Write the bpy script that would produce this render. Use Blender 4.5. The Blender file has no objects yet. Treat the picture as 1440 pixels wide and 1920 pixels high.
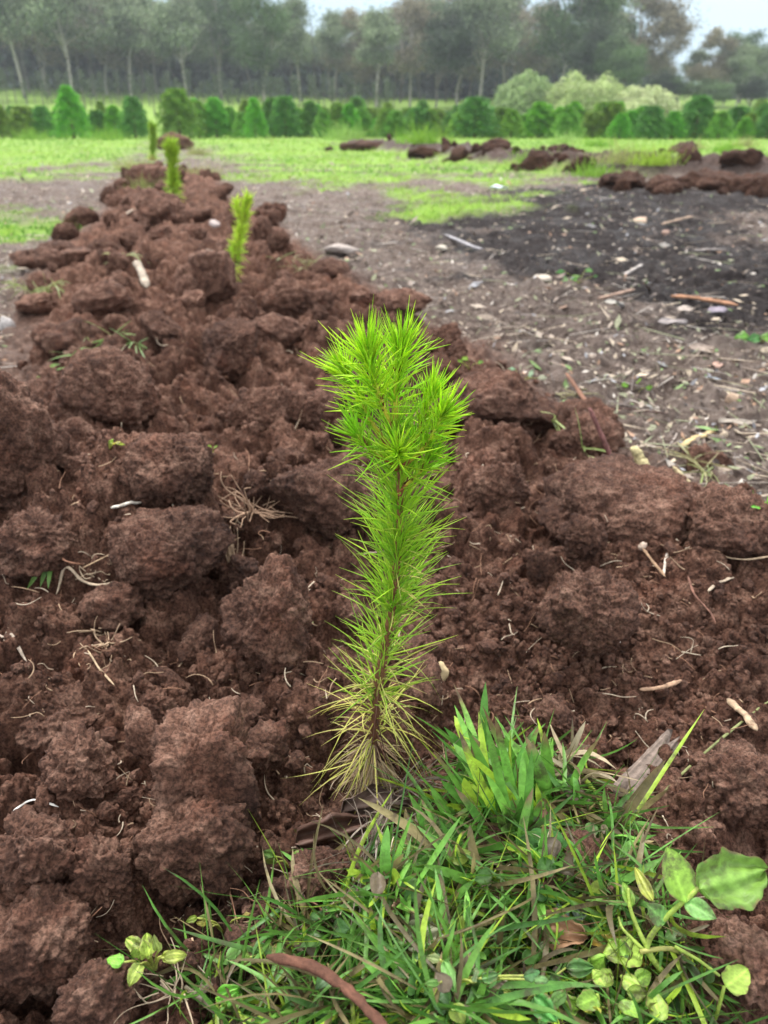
import bpy, bmesh, math, random
import numpy as np
from mathutils import Vector, Matrix, Euler

C = bpy.context.scene
R = math.radians
# ---------------------------------------------------------------- camera
CAM_H, PITCH, FPX = 0.42, 26.7, 1444.0
cam = bpy.data.cameras.new("camera"); cam_ob = bpy.data.objects.new("camera", cam); C.collection.objects.link(cam_ob)
cam_ob.location = (0, 0, CAM_H); cam_ob.rotation_euler = (R(90 - PITCH), 0, 0)
cam.sensor_fit = 'VERTICAL'; cam.sensor_height = 36.0; cam.sensor_width = 27.0
cam.lens = 36.0 * FPX / 1920.0
cam.clip_start = 0.02; cam.clip_end = 2000
cam.dof.use_dof = True; cam.dof.focus_distance = 0.47; cam.dof.aperture_fstop = 11.0
C.camera = cam_ob
# ---------------------------------------------------------------- sky and sun (overcast)
SUN_EL, SUN_ROT = 60, 335
w = bpy.data.worlds.new("World"); C.world = w; w.use_nodes = True
nt = w.node_tree; nt.nodes.clear()
sky = nt.nodes.new('ShaderNodeTexSky'); sky.sky_type = 'NISHITA'; sky.sun_disc = False
sky.sun_elevation = R(SUN_EL); sky.sun_rotation = R(SUN_ROT); sky.air_density = 1.0; sky.dust_density = 3.0; sky.ozone_density = 1.0
mixn = nt.nodes.new('ShaderNodeMix'); mixn.data_type = 'RGBA'; mixn.inputs['Factor'].default_value = 0.85
nt.links.new(sky.outputs[0], mixn.inputs['A'])
cloud = nt.nodes.new('ShaderNodeTexNoise'); cloud.inputs['Scale'].default_value = 2.2; cloud.inputs['Detail'].default_value = 5
cr = nt.nodes.new('ShaderNodeValToRGB')
cr.color_ramp.elements[0].position = 0.3; cr.color_ramp.elements[0].color = (5.9, 7.9, 9.4, 1)
cr.color_ramp.elements[1].position = 0.7; cr.color_ramp.elements[1].color = (7.4, 9.2, 10.6, 1)
nt.links.new(cloud.outputs['Fac'], cr.inputs[0])
# an overcast sky is brighter overhead than at the horizon
tcw = nt.nodes.new('ShaderNodeTexCoord'); sxz = nt.nodes.new('ShaderNodeSeparateXYZ'); nt.links.new(tcw.outputs['Generated'], sxz.inputs[0])
mz = nt.nodes.new('ShaderNodeMapRange'); mz.inputs['From Min'].default_value = 0.1; mz.inputs['From Max'].default_value = 1.0
mz.inputs['To Min'].default_value = 0.95; mz.inputs['To Max'].default_value = 3.2; nt.links.new(sxz.outputs['Z'], mz.inputs[0])
vs = nt.nodes.new('ShaderNodeVectorMath'); vs.operation = 'SCALE'; nt.links.new(cr.outputs[0], vs.inputs[0]); nt.links.new(mz.outputs[0], vs.inputs['Scale'])
zm = nt.nodes.new('ShaderNodeMix'); zm.data_type = 'RGBA'   # whiter cloud overhead
zf = nt.nodes.new('ShaderNodeMapRange'); zf.inputs['From Min'].default_value = .12; zf.inputs['From Max'].default_value = .6; nt.links.new(sxz.outputs['Z'], zf.inputs[0])
nt.links.new(zf.outputs[0], zm.inputs['Factor']); nt.links.new(vs.outputs[0], zm.inputs['A']); zm.inputs['B'].default_value = (19.0, 18.6, 18.2, 1)
nt.links.new(zm.outputs['Result'], mixn.inputs['B'])
bg = nt.nodes.new('ShaderNodeBackground'); bg.inputs['Strength'].default_value = 0.05
nt.links.new(mixn.outputs['Result'], bg.inputs['Color'])
wo = nt.nodes.new('ShaderNodeOutputWorld'); nt.links.new(bg.outputs[0], wo.inputs['Surface'])
sl = bpy.data.lights.new("sun", 'SUN'); sl.energy = 1.5; sl.angle = R(13); sl.color = (1.0, 0.97, 0.92)
so = bpy.data.objects.new("sun", sl); C.collection.objects.link(so)
# sun direction: sun_rotation measured clockwise from +Y seen from above
_a = R(SUN_ROT); _d = Vector((math.sin(_a) * math.cos(R(SUN_EL)), math.cos(_a) * math.cos(R(SUN_EL)), math.sin(R(SUN_EL))))
so.rotation_euler = _d.to_track_quat('Z', 'Y').to_euler()
C.view_settings.view_transform = 'Standard'; C.view_settings.look = 'None'
C.view_settings.exposure = 1.48; C.view_settings.gamma = 1.0; C.view_settings.use_curve_mapping = False
C.cycles.max_bounces = 6; C.cycles.diffuse_bounces = 3; C.cycles.volume_bounces = 0
try:
    C.cycles.use_denoising = True
except Exception: pass

# ---------------------------------------------------------------- numpy noise
def _h(ix, iy, iz, seed):
    n = (ix.astype(np.uint32) * np.uint32(374761393) + iy.astype(np.uint32) * np.uint32(668265263)
         + iz.astype(np.uint32) * np.uint32(2147483647 & 1274126177) + np.uint32((seed * 974634777) & 0xffffffff))
    n = (n ^ (n >> np.uint32(13))) * np.uint32(1274126177)
    n = (n ^ (n >> np.uint32(16))) * np.uint32(2246822519)
    n = n ^ (n >> np.uint32(15))
    return n
def _r(ix, iy, iz, seed): return _h(ix, iy, iz, seed).astype(np.float64) / 4294967295.0
def noise3(x, y, z, seed=0):
    x, y, z = np.broadcast_arrays(np.asarray(x, float), np.asarray(y, float), np.asarray(z, float))
    ix, iy, iz = np.floor(x).astype(np.int64), np.floor(y).astype(np.int64), np.floor(z).astype(np.int64)
    fx, fy, fz = x - ix, y - iy, z - iz
    u, v, t = [f * f * f * (f * (f * 6 - 15) + 10) for f in (fx, fy, fz)]
    out = 0
    for dx in (0, 1):
        wx = u if dx else 1 - u
        for dy in (0, 1):
            wy = v if dy else 1 - v
            for dz in (0, 1):
                wz = t if dz else 1 - t
                out = out + wx * wy * wz * _r(ix + dx, iy + dy, iz + dz, seed)
    return out * 2 - 1
def noise2(x, y, seed=0):
    x, y = np.asarray(x, float), np.asarray(y, float)
    ix, iy = np.floor(x).astype(np.int64), np.floor(y).astype(np.int64)
    fx, fy = x - ix, y - iy
    z0 = np.zeros_like(ix)
    u = fx * fx * fx * (fx * (fx * 6 - 15) + 10); v = fy * fy * fy * (fy * (fy * 6 - 15) + 10)
    out = 0
    for dx in (0, 1):
        for dy in (0, 1):
            a = _h(ix + dx, iy + dy, z0, seed).astype(np.float64) * (2 * math.pi / 4294967295.0)
            out = out + (u if dx else 1 - u) * (v if dy else 1 - v) * (np.cos(a) * (fx - dx) + np.sin(a) * (fy - dy))
    return out * 1.4
def fbm2(x, y, oct=4, seed=0, gain=.5):
    s, a, f = 0, 1.0, 1.0
    for k in range(oct):
        s = s + a * noise2(x * f, y * f, seed + 17 * k); a *= gain; f *= 2.03
    return s
def fbm3(x, y, z, oct=3, seed=0, gain=.5):
    s, a, f = 0, 1.0, 1.0
    for k in range(oct):
        s = s + a * noise3(x * f, y * f, z * f, seed + 17 * k); a *= gain; f *= 2.03
    return s
def worley2(x, y, seed=0):
    ix, iy = np.floor(x).astype(np.int64), np.floor(y).astype(np.int64)
    f1 = np.full(x.shape, 9.0); f2 = np.full(x.shape, 9.0); vx = np.zeros(x.shape); vy = np.zeros(x.shape); rd = np.zeros(x.shape)
    z0 = np.zeros_like(ix)
    for dx in (-1, 0, 1):
        for dy in (-1, 0, 1):
            cx, cy = ix + dx, iy + dy
            h = _h(cx, cy, z0, seed)
            px = cx + (h & np.uint32(0xffff)) / 65535.0; py = cy + (h >> np.uint32(16)) / 65535.0
            ddx, ddy = x - px, y - py
            d = np.sqrt(ddx * ddx + ddy * ddy)
            n = d < f1
            f2 = np.where(n, f1, np.minimum(f2, d))
            vx = np.where(n, ddx, vx); vy = np.where(n, ddy, vy)
            rd = np.where(n, ((h * np.uint32(2654435761)) >> np.uint32(8)) / 16777215.0, rd)
            f1 = np.where(n, d, f1)
    return f1, f2, vx, vy, rd
def worley3(p, seed=0):
    i0 = np.floor(p).astype(np.int64)
    f1 = np.full(len(p), 9.0); f2 = np.full(len(p), 9.0)
    for dx in (-1, 0, 1):
        for dy in (-1, 0, 1):
            for dz in (-1, 0, 1):
                c = i0 + np.array([dx, dy, dz])
                q = np.stack([c[:, k] + _r(c[:, 0], c[:, 1], c[:, 2], seed + 11 * k) for k in range(3)], 1)
                d = np.sqrt(((p - q) ** 2).sum(1))
                n = d < f1
                f2 = np.where(n, f1, np.minimum(f2, d)); f1 = np.where(n, d, f1)
    return f1, f2
def sstep(a, b, x):
    t = np.clip((x - a) / (b - a), 0, 1); return t * t * (3 - 2 * t)

# ---------------------------------------------------------------- picture <-> world
SP, CP = math.sin(R(PITCH)), math.cos(R(PITCH))
def ray(px, py):
    a, b = (px - 720) / FPX, (960 - py) / FPX
    return np.array([a, CP + b * SP, -SP + b * CP])
def on_z(px, py, z):
    d = ray(px, py); t = (z - CAM_H) / d[2]; return Vector((d[0] * t, d[1] * t, z))
def on_y(px, py, Y):
    d = ray(px, py); t = Y / d[1]; return Vector((d[0] * t, Y, CAM_H + d[2] * t))
def depth_of(p): return p[1] * CP - (p[2] - CAM_H) * SP

# ---------------------------------------------------------------- object helpers
def link(o, parent=None):
    C.collection.objects.link(o)
    if parent is not None: o.parent = parent
    return o
def mesh_np(name, V, F, mat=None, parent=None, tint=None, smooth=True, extra=None):
    """V (n,3); F: int array (m,k) or list of such arrays"""
    Fs = F if isinstance(F, (list, tuple)) else [F]
    Fs = [np.asarray(f, dtype=np.int32) for f in Fs if len(f)]
    me = bpy.data.meshes.new(name)
    me.vertices.add(len(V)); me.vertices.foreach_set('co', np.asarray(V, dtype=np.float32).ravel())
    nl = sum(f.size for f in Fs); nf = sum(len(f) for f in Fs)
    me.loops.add(nl); me.loops.foreach_set('vertex_index', np.concatenate([f.ravel() for f in Fs]))
    me.polygons.add(nf)
    st, off = [], 0
    for f in Fs:
        st.append(off + np.arange(len(f)) * f.shape[1]); off += f.size
    me.polygons.foreach_set('loop_start', np.concatenate(st).astype(np.int32))
    me.update(calc_edges=True)
    me.polygons.foreach_set('use_smooth', np.full(nf, smooth))
    if tint is not None:
        t = np.asarray(tint, dtype=np.float32)
        if t.shape[1] == 3: t = np.concatenate([t, np.ones((len(t), 1), np.float32)], 1)
        at = me.attributes.new('tint', 'FLOAT_COLOR', 'POINT'); at.data.foreach_set('color', t.ravel())
    if mat is not None: me.materials.append(mat)
    o = bpy.data.objects.new(name, me)
    return link(o, parent)
def tag(o, label=None, cat=None, group=None, kind=None):
    if label: o['label'] = label
    if cat: o['category'] = cat
    if group: o['group'] = group
    if kind: o['kind'] = kind
    return o
def empty(name, loc=(0, 0, 0), rz=0):
    o = bpy.data.objects.new(name, None); o.empty_display_size = .05
    o.location = loc; o.rotation_euler = (0, 0, rz); return link(o)
def dup(o, loc=None, rot=None, scale=None, label=None, group=None, parent=None):
    c = o.copy(); link(c)
    if parent is not None: c.parent = parent
    if loc is not None: c.location = loc
    if rot is not None: c.rotation_euler = rot
    if scale is not None: c.scale = scale if hasattr(scale, '__len__') else (scale,) * 3
    if label: c['label'] = label
    if group: c['group'] = group
    for ch in list(o.children): dup(ch, parent=c)
    return c
class Bag:
    """collects vertex / face arrays for ONE mesh"""
    def __init__(s): s.V, s.F, s.T, s.n = [], {}, [], 0
    def add(s, V, F, tint=None):
        V = np.asarray(V, float); F = [F] if not isinstance(F, list) else F
        for f in F:
            f = np.asarray(f, int)
            if len(f): s.F.setdefault(f.shape[1], []).append(f + s.n)
        s.V.append(V); s.n += len(V)
        t = np.array([1., 1, 1]) if tint is None else np.asarray(tint, float)
        s.T.append(np.broadcast_to(t, (len(V), 3)))
    def build(s, name, mat, parent=None, smooth=True):
        return mesh_np(name, np.concatenate(s.V), [np.concatenate(v) for v in s.F.values()], mat, parent, np.concatenate(s.T), smooth)
def tube(pts, rad, sides=6):
    """one tapered tube along pts; returns V, [quads, tris]"""
    P = np.asarray(pts, float); n = len(P); rad = np.broadcast_to(np.asarray(rad, float), (n,))
    T = np.gradient(P, axis=0); T /= np.linalg.norm(T, axis=1)[:, None] + 1e-12
    up = np.array([0, 0, 1.0]) if abs(T[0, 2]) < .9 else np.array([1.0, 0, 0])
    A = np.cross(T, up); A /= np.linalg.norm(A, axis=1)[:, None] + 1e-12; B = np.cross(T, A)
    an = np.arange(sides) * 2 * math.pi / sides
    V = P[:, None] + rad[:, None, None] * (np.cos(an)[None, :, None] * A[:, None] + np.sin(an)[None, :, None] * B[:, None])
    V = V.reshape(-1, 3)
    i, j = np.meshgrid(np.arange(n - 1), np.arange(sides), indexing='ij'); j2 = (j + 1) % sides
    Q = np.stack([i * sides + j, i * sides + j2, (i + 1) * sides + j2, (i + 1) * sides + j], -1).reshape(-1, 4)
    V = np.concatenate([V, P[:1], P[-1:]])
    k = np.arange(sides); k2 = (k + 1) % sides; m = n * sides
    Tr = np.concatenate([np.stack([k2, k, np.full(sides, m)], 1), np.stack([(n - 1) * sides + k, (n - 1) * sides + k2, np.full(sides, m + 1)], 1)])
    return V, [Q, Tr]
def smooth_path(pts, n=12):
    P = np.asarray([tuple(p) for p in pts], float)
    if len(P) == 2: return P[0] + (P[1] - P[0]) * np.linspace(0, 1, n)[:, None]
    d = np.concatenate([[0], np.cumsum(np.linalg.norm(np.diff(P, axis=0), axis=1))]); d /= d[-1]
    t = np.linspace(0, 1, n)
    out = np.stack([np.interp(t, d, P[:, k]) for k in range(3)], 1)
    for _ in range(max(1, n // 8)):
        out[1:-1] = .25 * out[:-2] + .5 * out[1:-1] + .25 * out[2:]
    return out
def needles(root, dirn, length, width, droop, rng, segs=4, tint=None, flat=1.0):
    """many thin curved three-sided needles as arrays; droop bends the tip along -z (or a vector)"""
    N = len(root); root = np.asarray(root, float); d = np.asarray(dirn, float); d = d / np.linalg.norm(d, axis=1)[:, None]
    rv = rng.normal(size=(N, 3)); a = np.cross(d, rv); a /= np.linalg.norm(a, axis=1)[:, None]; b = np.cross(d, a)
    L = np.asarray(length)[:, None]; t = np.linspace(0, 1, segs + 1)
    bend = np.asarray(droop, float)
    if bend.ndim == 1: bend = np.stack([np.zeros(N), np.zeros(N), -bend], 1)
    prof = np.clip(np.array([1.0 if x < .55 else 1 - (x - .55) / .5 for x in t]), .12, 1); prof[0] = .75
    V = np.zeros((N, segs + 1, 3, 3))
    an = np.array([0, 2.1, 4.2])
    for k, tt in enumerate(t):
        c = root + d * L * tt + bend * L * tt * tt
        for q in range(3):
            V[:, k, q] = c + (np.asarray(width)[:, None] * .5 * prof[k]) * (math.cos(an[q]) * a + flat * math.sin(an[q]) * b)
    V = V.reshape(-1, 3)
    base = (np.arange(N) * (segs + 1) * 3)[:, None, None]
    k, q = np.meshgrid(np.arange(segs), np.arange(3), indexing='ij'); q2 = (q + 1) % 3
    Q = np.stack([k * 3 + q, k * 3 + q2, (k + 1) * 3 + q2, (k + 1) * 3 + q], -1).reshape(1, -1, 4)
    F = (Q + base).reshape(-1, 4)
    Tn = None if tint is None else np.repeat(np.asarray(tint, float), (segs + 1) * 3, axis=0)
    return V, F, Tn
def blades(root, dirn, length, width, bend, rng, segs=6, side=None, fold=.25):
    """grass blades: two-faced V strips, tapered; bend = (N,3) offset of the tip in lengths"""
    N = len(root); root = np.asarray(root, float); d = np.asarray(dirn, float); d = d / np.linalg.norm(d, axis=1)[:, None]
    if side is None:
        side = np.cross(d, np.stack([rng.normal(size=N) * .6, rng.normal(size=N) * .6 - .8, rng.normal(size=N) * .4], 1))
    a = side / (np.linalg.norm(side, axis=1)[:, None] + 1e-9); nn = np.cross(a, d)
    t = np.linspace(0, 1, segs + 1); prof = np.minimum(1, .55 + 1.8 * t) * np.sqrt(np.clip(1 - t ** 2.6, 0, 1)); prof[-1] = .03
    L = np.asarray(length)[:, None]; W = np.asarray(width)[:, None] * .5
    tw = rng.normal(size=(N, 1)) * .6
    V = np.zeros((N, segs + 1, 3, 3))
    for k, tt in enumerate(t):
        c = root + d * L * tt + bend * L * tt ** 2
        aa = a * np.cos(tw * tt) + nn * np.sin(tw * tt); n2 = nn * np.cos(tw * tt) - a * np.sin(tw * tt)
        V[:, k, 0] = c - aa * W * prof[k]; V[:, k, 2] = c + aa * W * prof[k]; V[:, k, 1] = c - n2 * W * prof[k] * fold
    V = V.reshape(-1, 3)
    base = (np.arange(N) * (segs + 1) * 3)[:, None, None]
    k, q = np.meshgrid(np.arange(segs), np.arange(2), indexing='ij')
    Q = np.stack([k * 3 + q, k * 3 + q + 1, (k + 1) * 3 + q + 1, (k + 1) * 3 + q], -1).reshape(1, -1, 4)
    return V, (Q + base).reshape(-1, 4), (segs + 1) * 3
def cards(c, nrm, size, rng, ratio=.5, up=None):
    """small rhombic leaves, one quad each"""
    N = len(c); n = nrm / (np.linalg.norm(nrm, axis=1)[:, None] + 1e-9)
    r = rng.normal(size=(N, 3)) if up is None else up
    a = np.cross(n, r); a /= np.linalg.norm(a, axis=1)[:, None] + 1e-9; b = np.cross(n, a)
    s = np.asarray(size)[:, None]
    V = np.stack([c - b * s * .5, c + a * s * ratio * .5, c + b * s * .5, c - a * s * ratio * .5], 1).reshape(-1, 3)
    return V, np.arange(N * 4).reshape(N, 4)

# ---------------------------------------------------------------- materials
def mat_new(name):
    m = bpy.data.materials.new(name); m.use_nodes = True; t = m.node_tree; t.nodes.clear(); return m, t
def nd(t, typ, **kw):
    n = t.nodes.new(typ)
    for k, v in kw.items(): setattr(n, k, v)
    return n
def noise_node(t, vec, scale, detail=4, rough=.55):
    n = nd(t, 'ShaderNodeTexNoise'); n.inputs['Scale'].default_value = scale; n.inputs['Detail'].default_value = detail; n.inputs['Roughness'].default_value = rough
    t.links.new(vec, n.inputs['Vector']); return n.outputs['Fac']
def ramp(t, fac, stops):
    r = nd(t, 'ShaderNodeValToRGB'); e = r.color_ramp.elements
    while len(e) < len(stops): e.new(.5)
    for k, (p, c) in enumerate(stops): e[k].position = p; e[k].color = (*c, 1)
    t.links.new(fac, r.inputs[0]); return r.outputs[0]
def mixc(t, fac, a, b, mode='MIX'):
    m = nd(t, 'ShaderNodeMix', data_type='RGBA', blend_type=mode)
    for key, v in (('Factor', fac), ('A', a), ('B', b)):
        if isinstance(v, (int, float)): m.inputs[key].default_value = v
        elif isinstance(v, tuple): m.inputs[key].default_value = (*v, 1)
        else: t.links.new(v, m.inputs[key])
    return m.outputs['Result']
def mth(t, op, a, b=None, clamp=False):
    m = nd(t, 'ShaderNodeMath', operation=op, use_clamp=clamp)
    for k, v in ((0, a), (1, b)):
        if v is None: continue
        if isinstance(v, (int, float)): m.inputs[k].default_value = v
        else: t.links.new(v, m.inputs[k])
    return m.outputs[0]
def finish(t, col, rough=.8, spec=.25, bump=None, bump_dist=.002, bump_str=.6, trans=0.0):
    p = nd(t, 'ShaderNodeBsdfPrincipled'); p.inputs['Specular IOR Level'].default_value = spec
    if isinstance(rough, (int, float)): p.inputs['Roughness'].default_value = rough
    else: t.links.new(rough, p.inputs['Roughness'])
    if isinstance(col, tuple): p.inputs['Base Color'].default_value = (*col, 1)
    else: t.links.new(col, p.inputs['Base Color'])
    if bump is not None:
        b = nd(t, 'ShaderNodeBump'); b.inputs['Strength'].default_value = bump_str; b.inputs['Distance'].default_value = bump_dist
        t.links.new(bump, b.inputs['Height']); t.links.new(b.outputs[0], p.inputs['Normal'])
    out = nd(t, 'ShaderNodeOutputMaterial'); sh = p.outputs[0]
    if trans > 0:
        tr = nd(t, 'ShaderNodeBsdfTranslucent'); mx = nd(t, 'ShaderNodeMixShader'); mx.inputs[0].default_value = trans
        if isinstance(col, tuple): tr.inputs[0].default_value = (*col, 1)
        else: t.links.new(col, tr.inputs[0])
        t.links.new(sh, mx.inputs[1]); t.links.new(tr.outputs[0], mx.inputs[2]); sh = mx.outputs[0]
    t.links.new(sh, out.inputs['Surface'])
def soil_color(t, pos):
    n1 = noise_node(t, pos, 7, 5, .6); n2 = noise_node(t, pos, 55, 6, .65); n3 = noise_node(t, pos, 420, 3, .6)
    a = ramp(t, n1, [(.30, (.062, .032, .024)), (.50, (.120, .059, .041)), (.70, (.200, .105, .073))])
    b = ramp(t, n2, [(.35, (.036, .020, .016)), (.50, (.110, .056, .039)), (.65, (.27, .165, .122))])
    c = mixc(t, .6, a, b)
    red = ramp(t, noise_node(t, pos, 16, 3), [(.56, (0, 0, 0)), (.72, (1, 1, 1))])
    c = mixc(t, mth(t, 'MULTIPLY', red, .35), c, (.16, .060, .036))
    sp = ramp(t, n3, [(.38, (.56, .55, .54)), (.60, (1.42, 1.40, 1.38))])
    damp = ramp(t, noise_node(t, pos, 3.1, 4, .6), [(.36, (.60, .57, .56)), (.50, (1, 1, 1)), (.64, (1.22, 1.24, 1.26))])   # damp and dry patches
    c = mixc(t, 1.0, c, damp, 'MULTIPLY')
    return mixc(t, 1.0, c, sp, 'MULTIPLY'), n2, n3
def soil_bump(t, pos):
    v1 = noise_node(t, pos, 260, 6, .72); v2 = noise_node(t, pos, 1100, 3, .6)
    return mth(t, 'ADD', v1, mth(t, 'MULTIPLY', v2, .4))
def soil_mat(name='red_brown_soil', tone=None):
    m, t = mat_new(name); g = nd(t, 'ShaderNodeNewGeometry').outputs['Position']
    c, n2, n3 = soil_color(t, g)
    if tone: c = mixc(t, 1.0, c, tone, 'MULTIPLY')
    finish(t, c, .9, .22, soil_bump(t, g), .004, 1.0); return m
def tint_mat(name, rough=.55, spec=.35, trans=0.0, var=.25, scale=90, bump=False, spots=0):
    m, t = mat_new(name); a = nd(t, 'ShaderNodeAttribute', attribute_name='tint'); pos = nd(t, 'ShaderNodeNewGeometry').outputs['Position']
    n = noise_node(t, pos, scale, 4, .6)
    v = ramp(t, n, [(.3, (1 - var,) * 3), (.7, (1 + var,) * 3)])
    c = mixc(t, 1.0, a.outputs['Color'], v, 'MULTIPLY')
    if spots:
        s = ramp(t, noise_node(t, pos, spots, 5, .7), [(.52, (0, 0, 0)), (.66, (1, 1, 1))])
        c = mixc(t, mth(t, 'MULTIPLY', s, .75), c, (.06, .035, .028))
    finish(t, c, rough, spec, n if bump else None, .002, .5, trans); return m
M = {}
M['soil'] = soil_mat(); M['dark_soil'] = soil_mat('dark_damp_soil', (.50, .48, .46))
# ---------------------------------------------------------------- terrain
RX = np.array([-1.0, 0.4, 0.93, 1.86, 2.5, 5.2, 9.0, 30]); RC = np.array([.16, .03, -.10, -.34, -.60, -1.33, -2.35, -8])
R2 = np.array([(-1.3, 25.5), (2.1, 10.6), (3.8, 8.2), (6.5, 5.8)])
def ridge_one(x, y):
    c = np.interp(y, RX, RC); d = np.abs(x - c + .10 * noise2(x * 2.3, y * 1.3, 5))
    hw = np.interp(y, [0, .5, 1.0, 1.8, 2.6, 9], [.92, .80, .72, .70, .68, .56])
    return sstep(hw, hw - .42, d) * sstep(10.5, 8.5, y) * sstep(-1.5, -.6, y)
def ridge_two(x, y):
    d = np.full(np.shape(x), 1e9)
    for k in range(len(R2) - 1):
        a, ab = R2[k], R2[k + 1] - R2[k]; t = np.clip(((x - a[0]) * ab[0] + (y - a[1]) * ab[1]) / (ab @ ab), 0, 1)
        d = np.minimum(d, np.hypot(x - a[0] - t * ab[0], y - a[1] - t * ab[1]))
    d = d + .25 * noise2(x * 1.1, y * 1.1, 9)
    return sstep(.85, .25, d)
MOUNDS = [(.30, .66, .045, .20, .14), (-.34, .80, .06, .16, .18), (-.60, 1.05, .07, .2, .2), (.00, .40, -.030, .085, .075), (.11, .30, .022, .10, .08),
          (.45, .58, .015, .15, .2), (-.20, .36, -.012, .1, .08), (-.30, .27, .012, .12, .06), (.30, .33, -.035, .09, .12), (.05, .95, .02, .15, .12)]
def blocky(x, y, s, seed, tilt=.7):
    f1, f2, vx, vy, rd = worley2(x / s, y / s, seed)
    e = sstep(0, .40, f2 - f1); a = rd * 6.283 * 7
    return e * (.25 + .6 * rd + tilt * (np.cos(a) * vx + np.sin(a) * vy)) + .35 * np.sqrt(np.clip(1 - f1 * f1, 0, 1)) * e
def crumbs(x, y, s, seed, keep=.75):
    f1, f2, vx, vy, rd = worley2(x / s, y / s, seed)
    rad = .32 + .28 * rd
    return np.sqrt(np.clip(1 - (f1 / rad) ** 2, 0, 1)) * rad * 1.6 * (((rd * 37) % 1) < keep)
def poly_sd(x, y, P):
    """signed distance to polygon (inside positive)"""
    P = np.asarray(P, float); dmin = np.full(x.shape, 1e9); ins = np.zeros(x.shape, bool)
    for k in range(len(P)):
        a, b = P[k], P[(k + 1) % len(P)]; ab = b - a
        t = np.clip(((x - a[0]) * ab[0] + (y - a[1]) * ab[1]) / (ab @ ab), 0, 1)
        dmin = np.minimum(dmin, np.hypot(x - a[0] - t * ab[0], y - a[1] - t * ab[1]))
        c = (a[1] > y) != (b[1] > y)
        with np.errstate(divide='ignore', invalid='ignore'):
            ins ^= c & (x < (b[0] - a[0]) * (y - a[1]) / (b[1] - a[1]) + a[0])
    return np.where(ins, dmin, -dmin)
def px_poly(pts, z=-.08): return [tuple(on_z(a, b, z))[:2] for a, b in pts]
ASH = px_poly([(850, 395), (1000, 365), (1180, 352), (1500, 350), (1500, 395), (1300, 400), (1240, 440), (1330, 480), (1560, 500), (1560, 600), (1400, 590), (1220, 530), (1040, 500), (950, 465)])
GRASS_A = px_poly([(-300, 262), (300, 262), (240, 300), (120, 330), (-60, 350), (-300, 380)])
GRASS_B = px_poly([(-300, 400), (60, 400), (105, 435), (40, 470), (-60, 500), (-300, 520)])
GRASS_C = px_poly([(330, 258), (640, 258), (1500, 262), (1500, 300), (1120, 332), (980, 335), (930, 350), (850, 400), (740, 350), (520, 345), (420, 300)])
def base_h(x, y):
    r1, r2 = ridge_one(x, y), ridge_two(x, y)
    z = -.085 + .012 * fbm2(x * .9, y * .9, 3, 3) + .012 * noise2(x * .2, y * .2, 8) * sstep(4, 12, y)
    z = z + r1 * (.090 + .025 * fbm2(x * 2.2, y * 2.2, 2, 21)) + r2 * .19 * sstep(26, 20, y) + .05 * sstep(-.3, .7, poly_sd(x, y, ASH) if np.ndim(x) else -9)
    for mx, my, a, sx, sy in MOUNDS: z = z + a * np.exp(-((x - mx) / sx) ** 2 - ((y - my) / sy) ** 2)
    z = z + 5.5 * sstep(60, 150, y) + 3.0 * sstep(140, 300, y) + 1.2 * sstep(10, -60, x) * sstep(40, 90, y)
    return z, r1, r2
def crumbly(x, y):
    return np.clip(np.exp(-((x - .20) / .17) ** 2 - ((y - .54) / .15) ** 2) * 1.2 + np.exp(-((x + .05) / .10) ** 2 - ((y - .36) / .06) ** 2) * .6, 0, 1)
def H(x, y, res=None):
    """full terrain height; res = mesh spacing there (fine layers fade out below it)"""
    x, y = np.asarray(x, float), np.asarray(y, float)
    z, r1, r2 = base_h(x, y)
    rr = np.clip(r1 + r2, 0, 1)
    act = rr > .002
    out = np.zeros_like(x)
    def layer(fn, s, amp, mask):
        m = mask > .003
        if res is not None: m &= res < s * .7
        if not m.any(): return
        wgt = mask[m]
        if res is not None: wgt = wgt * sstep(s * .7, s * .35, res[m])
        out[m] += amp * wgt * fn(x[m], y[m], s)
    cm = crumbly(x, y)
    wx = x + .012 * fbm2(x * 22, y * 22, 3, 31); wy = y + .012 * fbm2(x * 22, y * 22, 3, 32)
    def L(fn, s, amp, mask, sd, wscale=1.0):
        layer(lambda a, b, q: fn(a, b, q, sd), s, amp, mask)
    x0, y0 = x, y
    x, y = wx, wy
    L(blocky, .19, .036, rr * (1 - .8 * cm) * (1 + .6 * r2), 41)
    L(blocky, .085, .029, rr * (1 - .75 * cm), 42)
    L(blocky, .040, .0125, rr * (1 - .3 * cm), 43)
    L(blocky, .019, .0050, rr, 45)
    out -= .043 * rr
    x = x0 + .2 * (wx - x0); y = y0 + .2 * (wy - y0)
    pl = np.clip(1 - rr, 0, 1) * sstep(40, 10, y)
    L(blocky, .26, .016, pl, 50); L(blocky, .11, .014, pl, 51); L(blocky, .04, .009, pl, 52); L(crumbs, .02, .006, pl, 53); L(blocky, .012, .0025, pl, 54)
    return z + out
def hz(x, y): return float(H(np.array([x]), np.array([y]))[0])
_tt = np.concatenate([np.geomspace(.25, 3, 420), np.geomspace(3, 60, 260)[1:]])
def hit(px, py, lift=0.0):
    """where the picture ray meets the ground"""
    d = ray(px, py)
    zz = CAM_H + d[2] * _tt; g = H(d[0] * _tt, d[1] * _tt)
    k = np.nonzero(zz < g)[0]
    k = k[0] if len(k) else len(_tt) - 1
    t0, t1 = _tt[max(k - 1, 0)], _tt[k]
    for _ in range(12):
        tm = .5 * (t0 + t1)
        if CAM_H + d[2] * tm < hz(d[0] * tm, d[1] * tm): t1 = tm
        else: t0 = tm
    return Vector((d[0] * t1, d[1] * t1, CAM_H + d[2] * t1 + lift))
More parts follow.
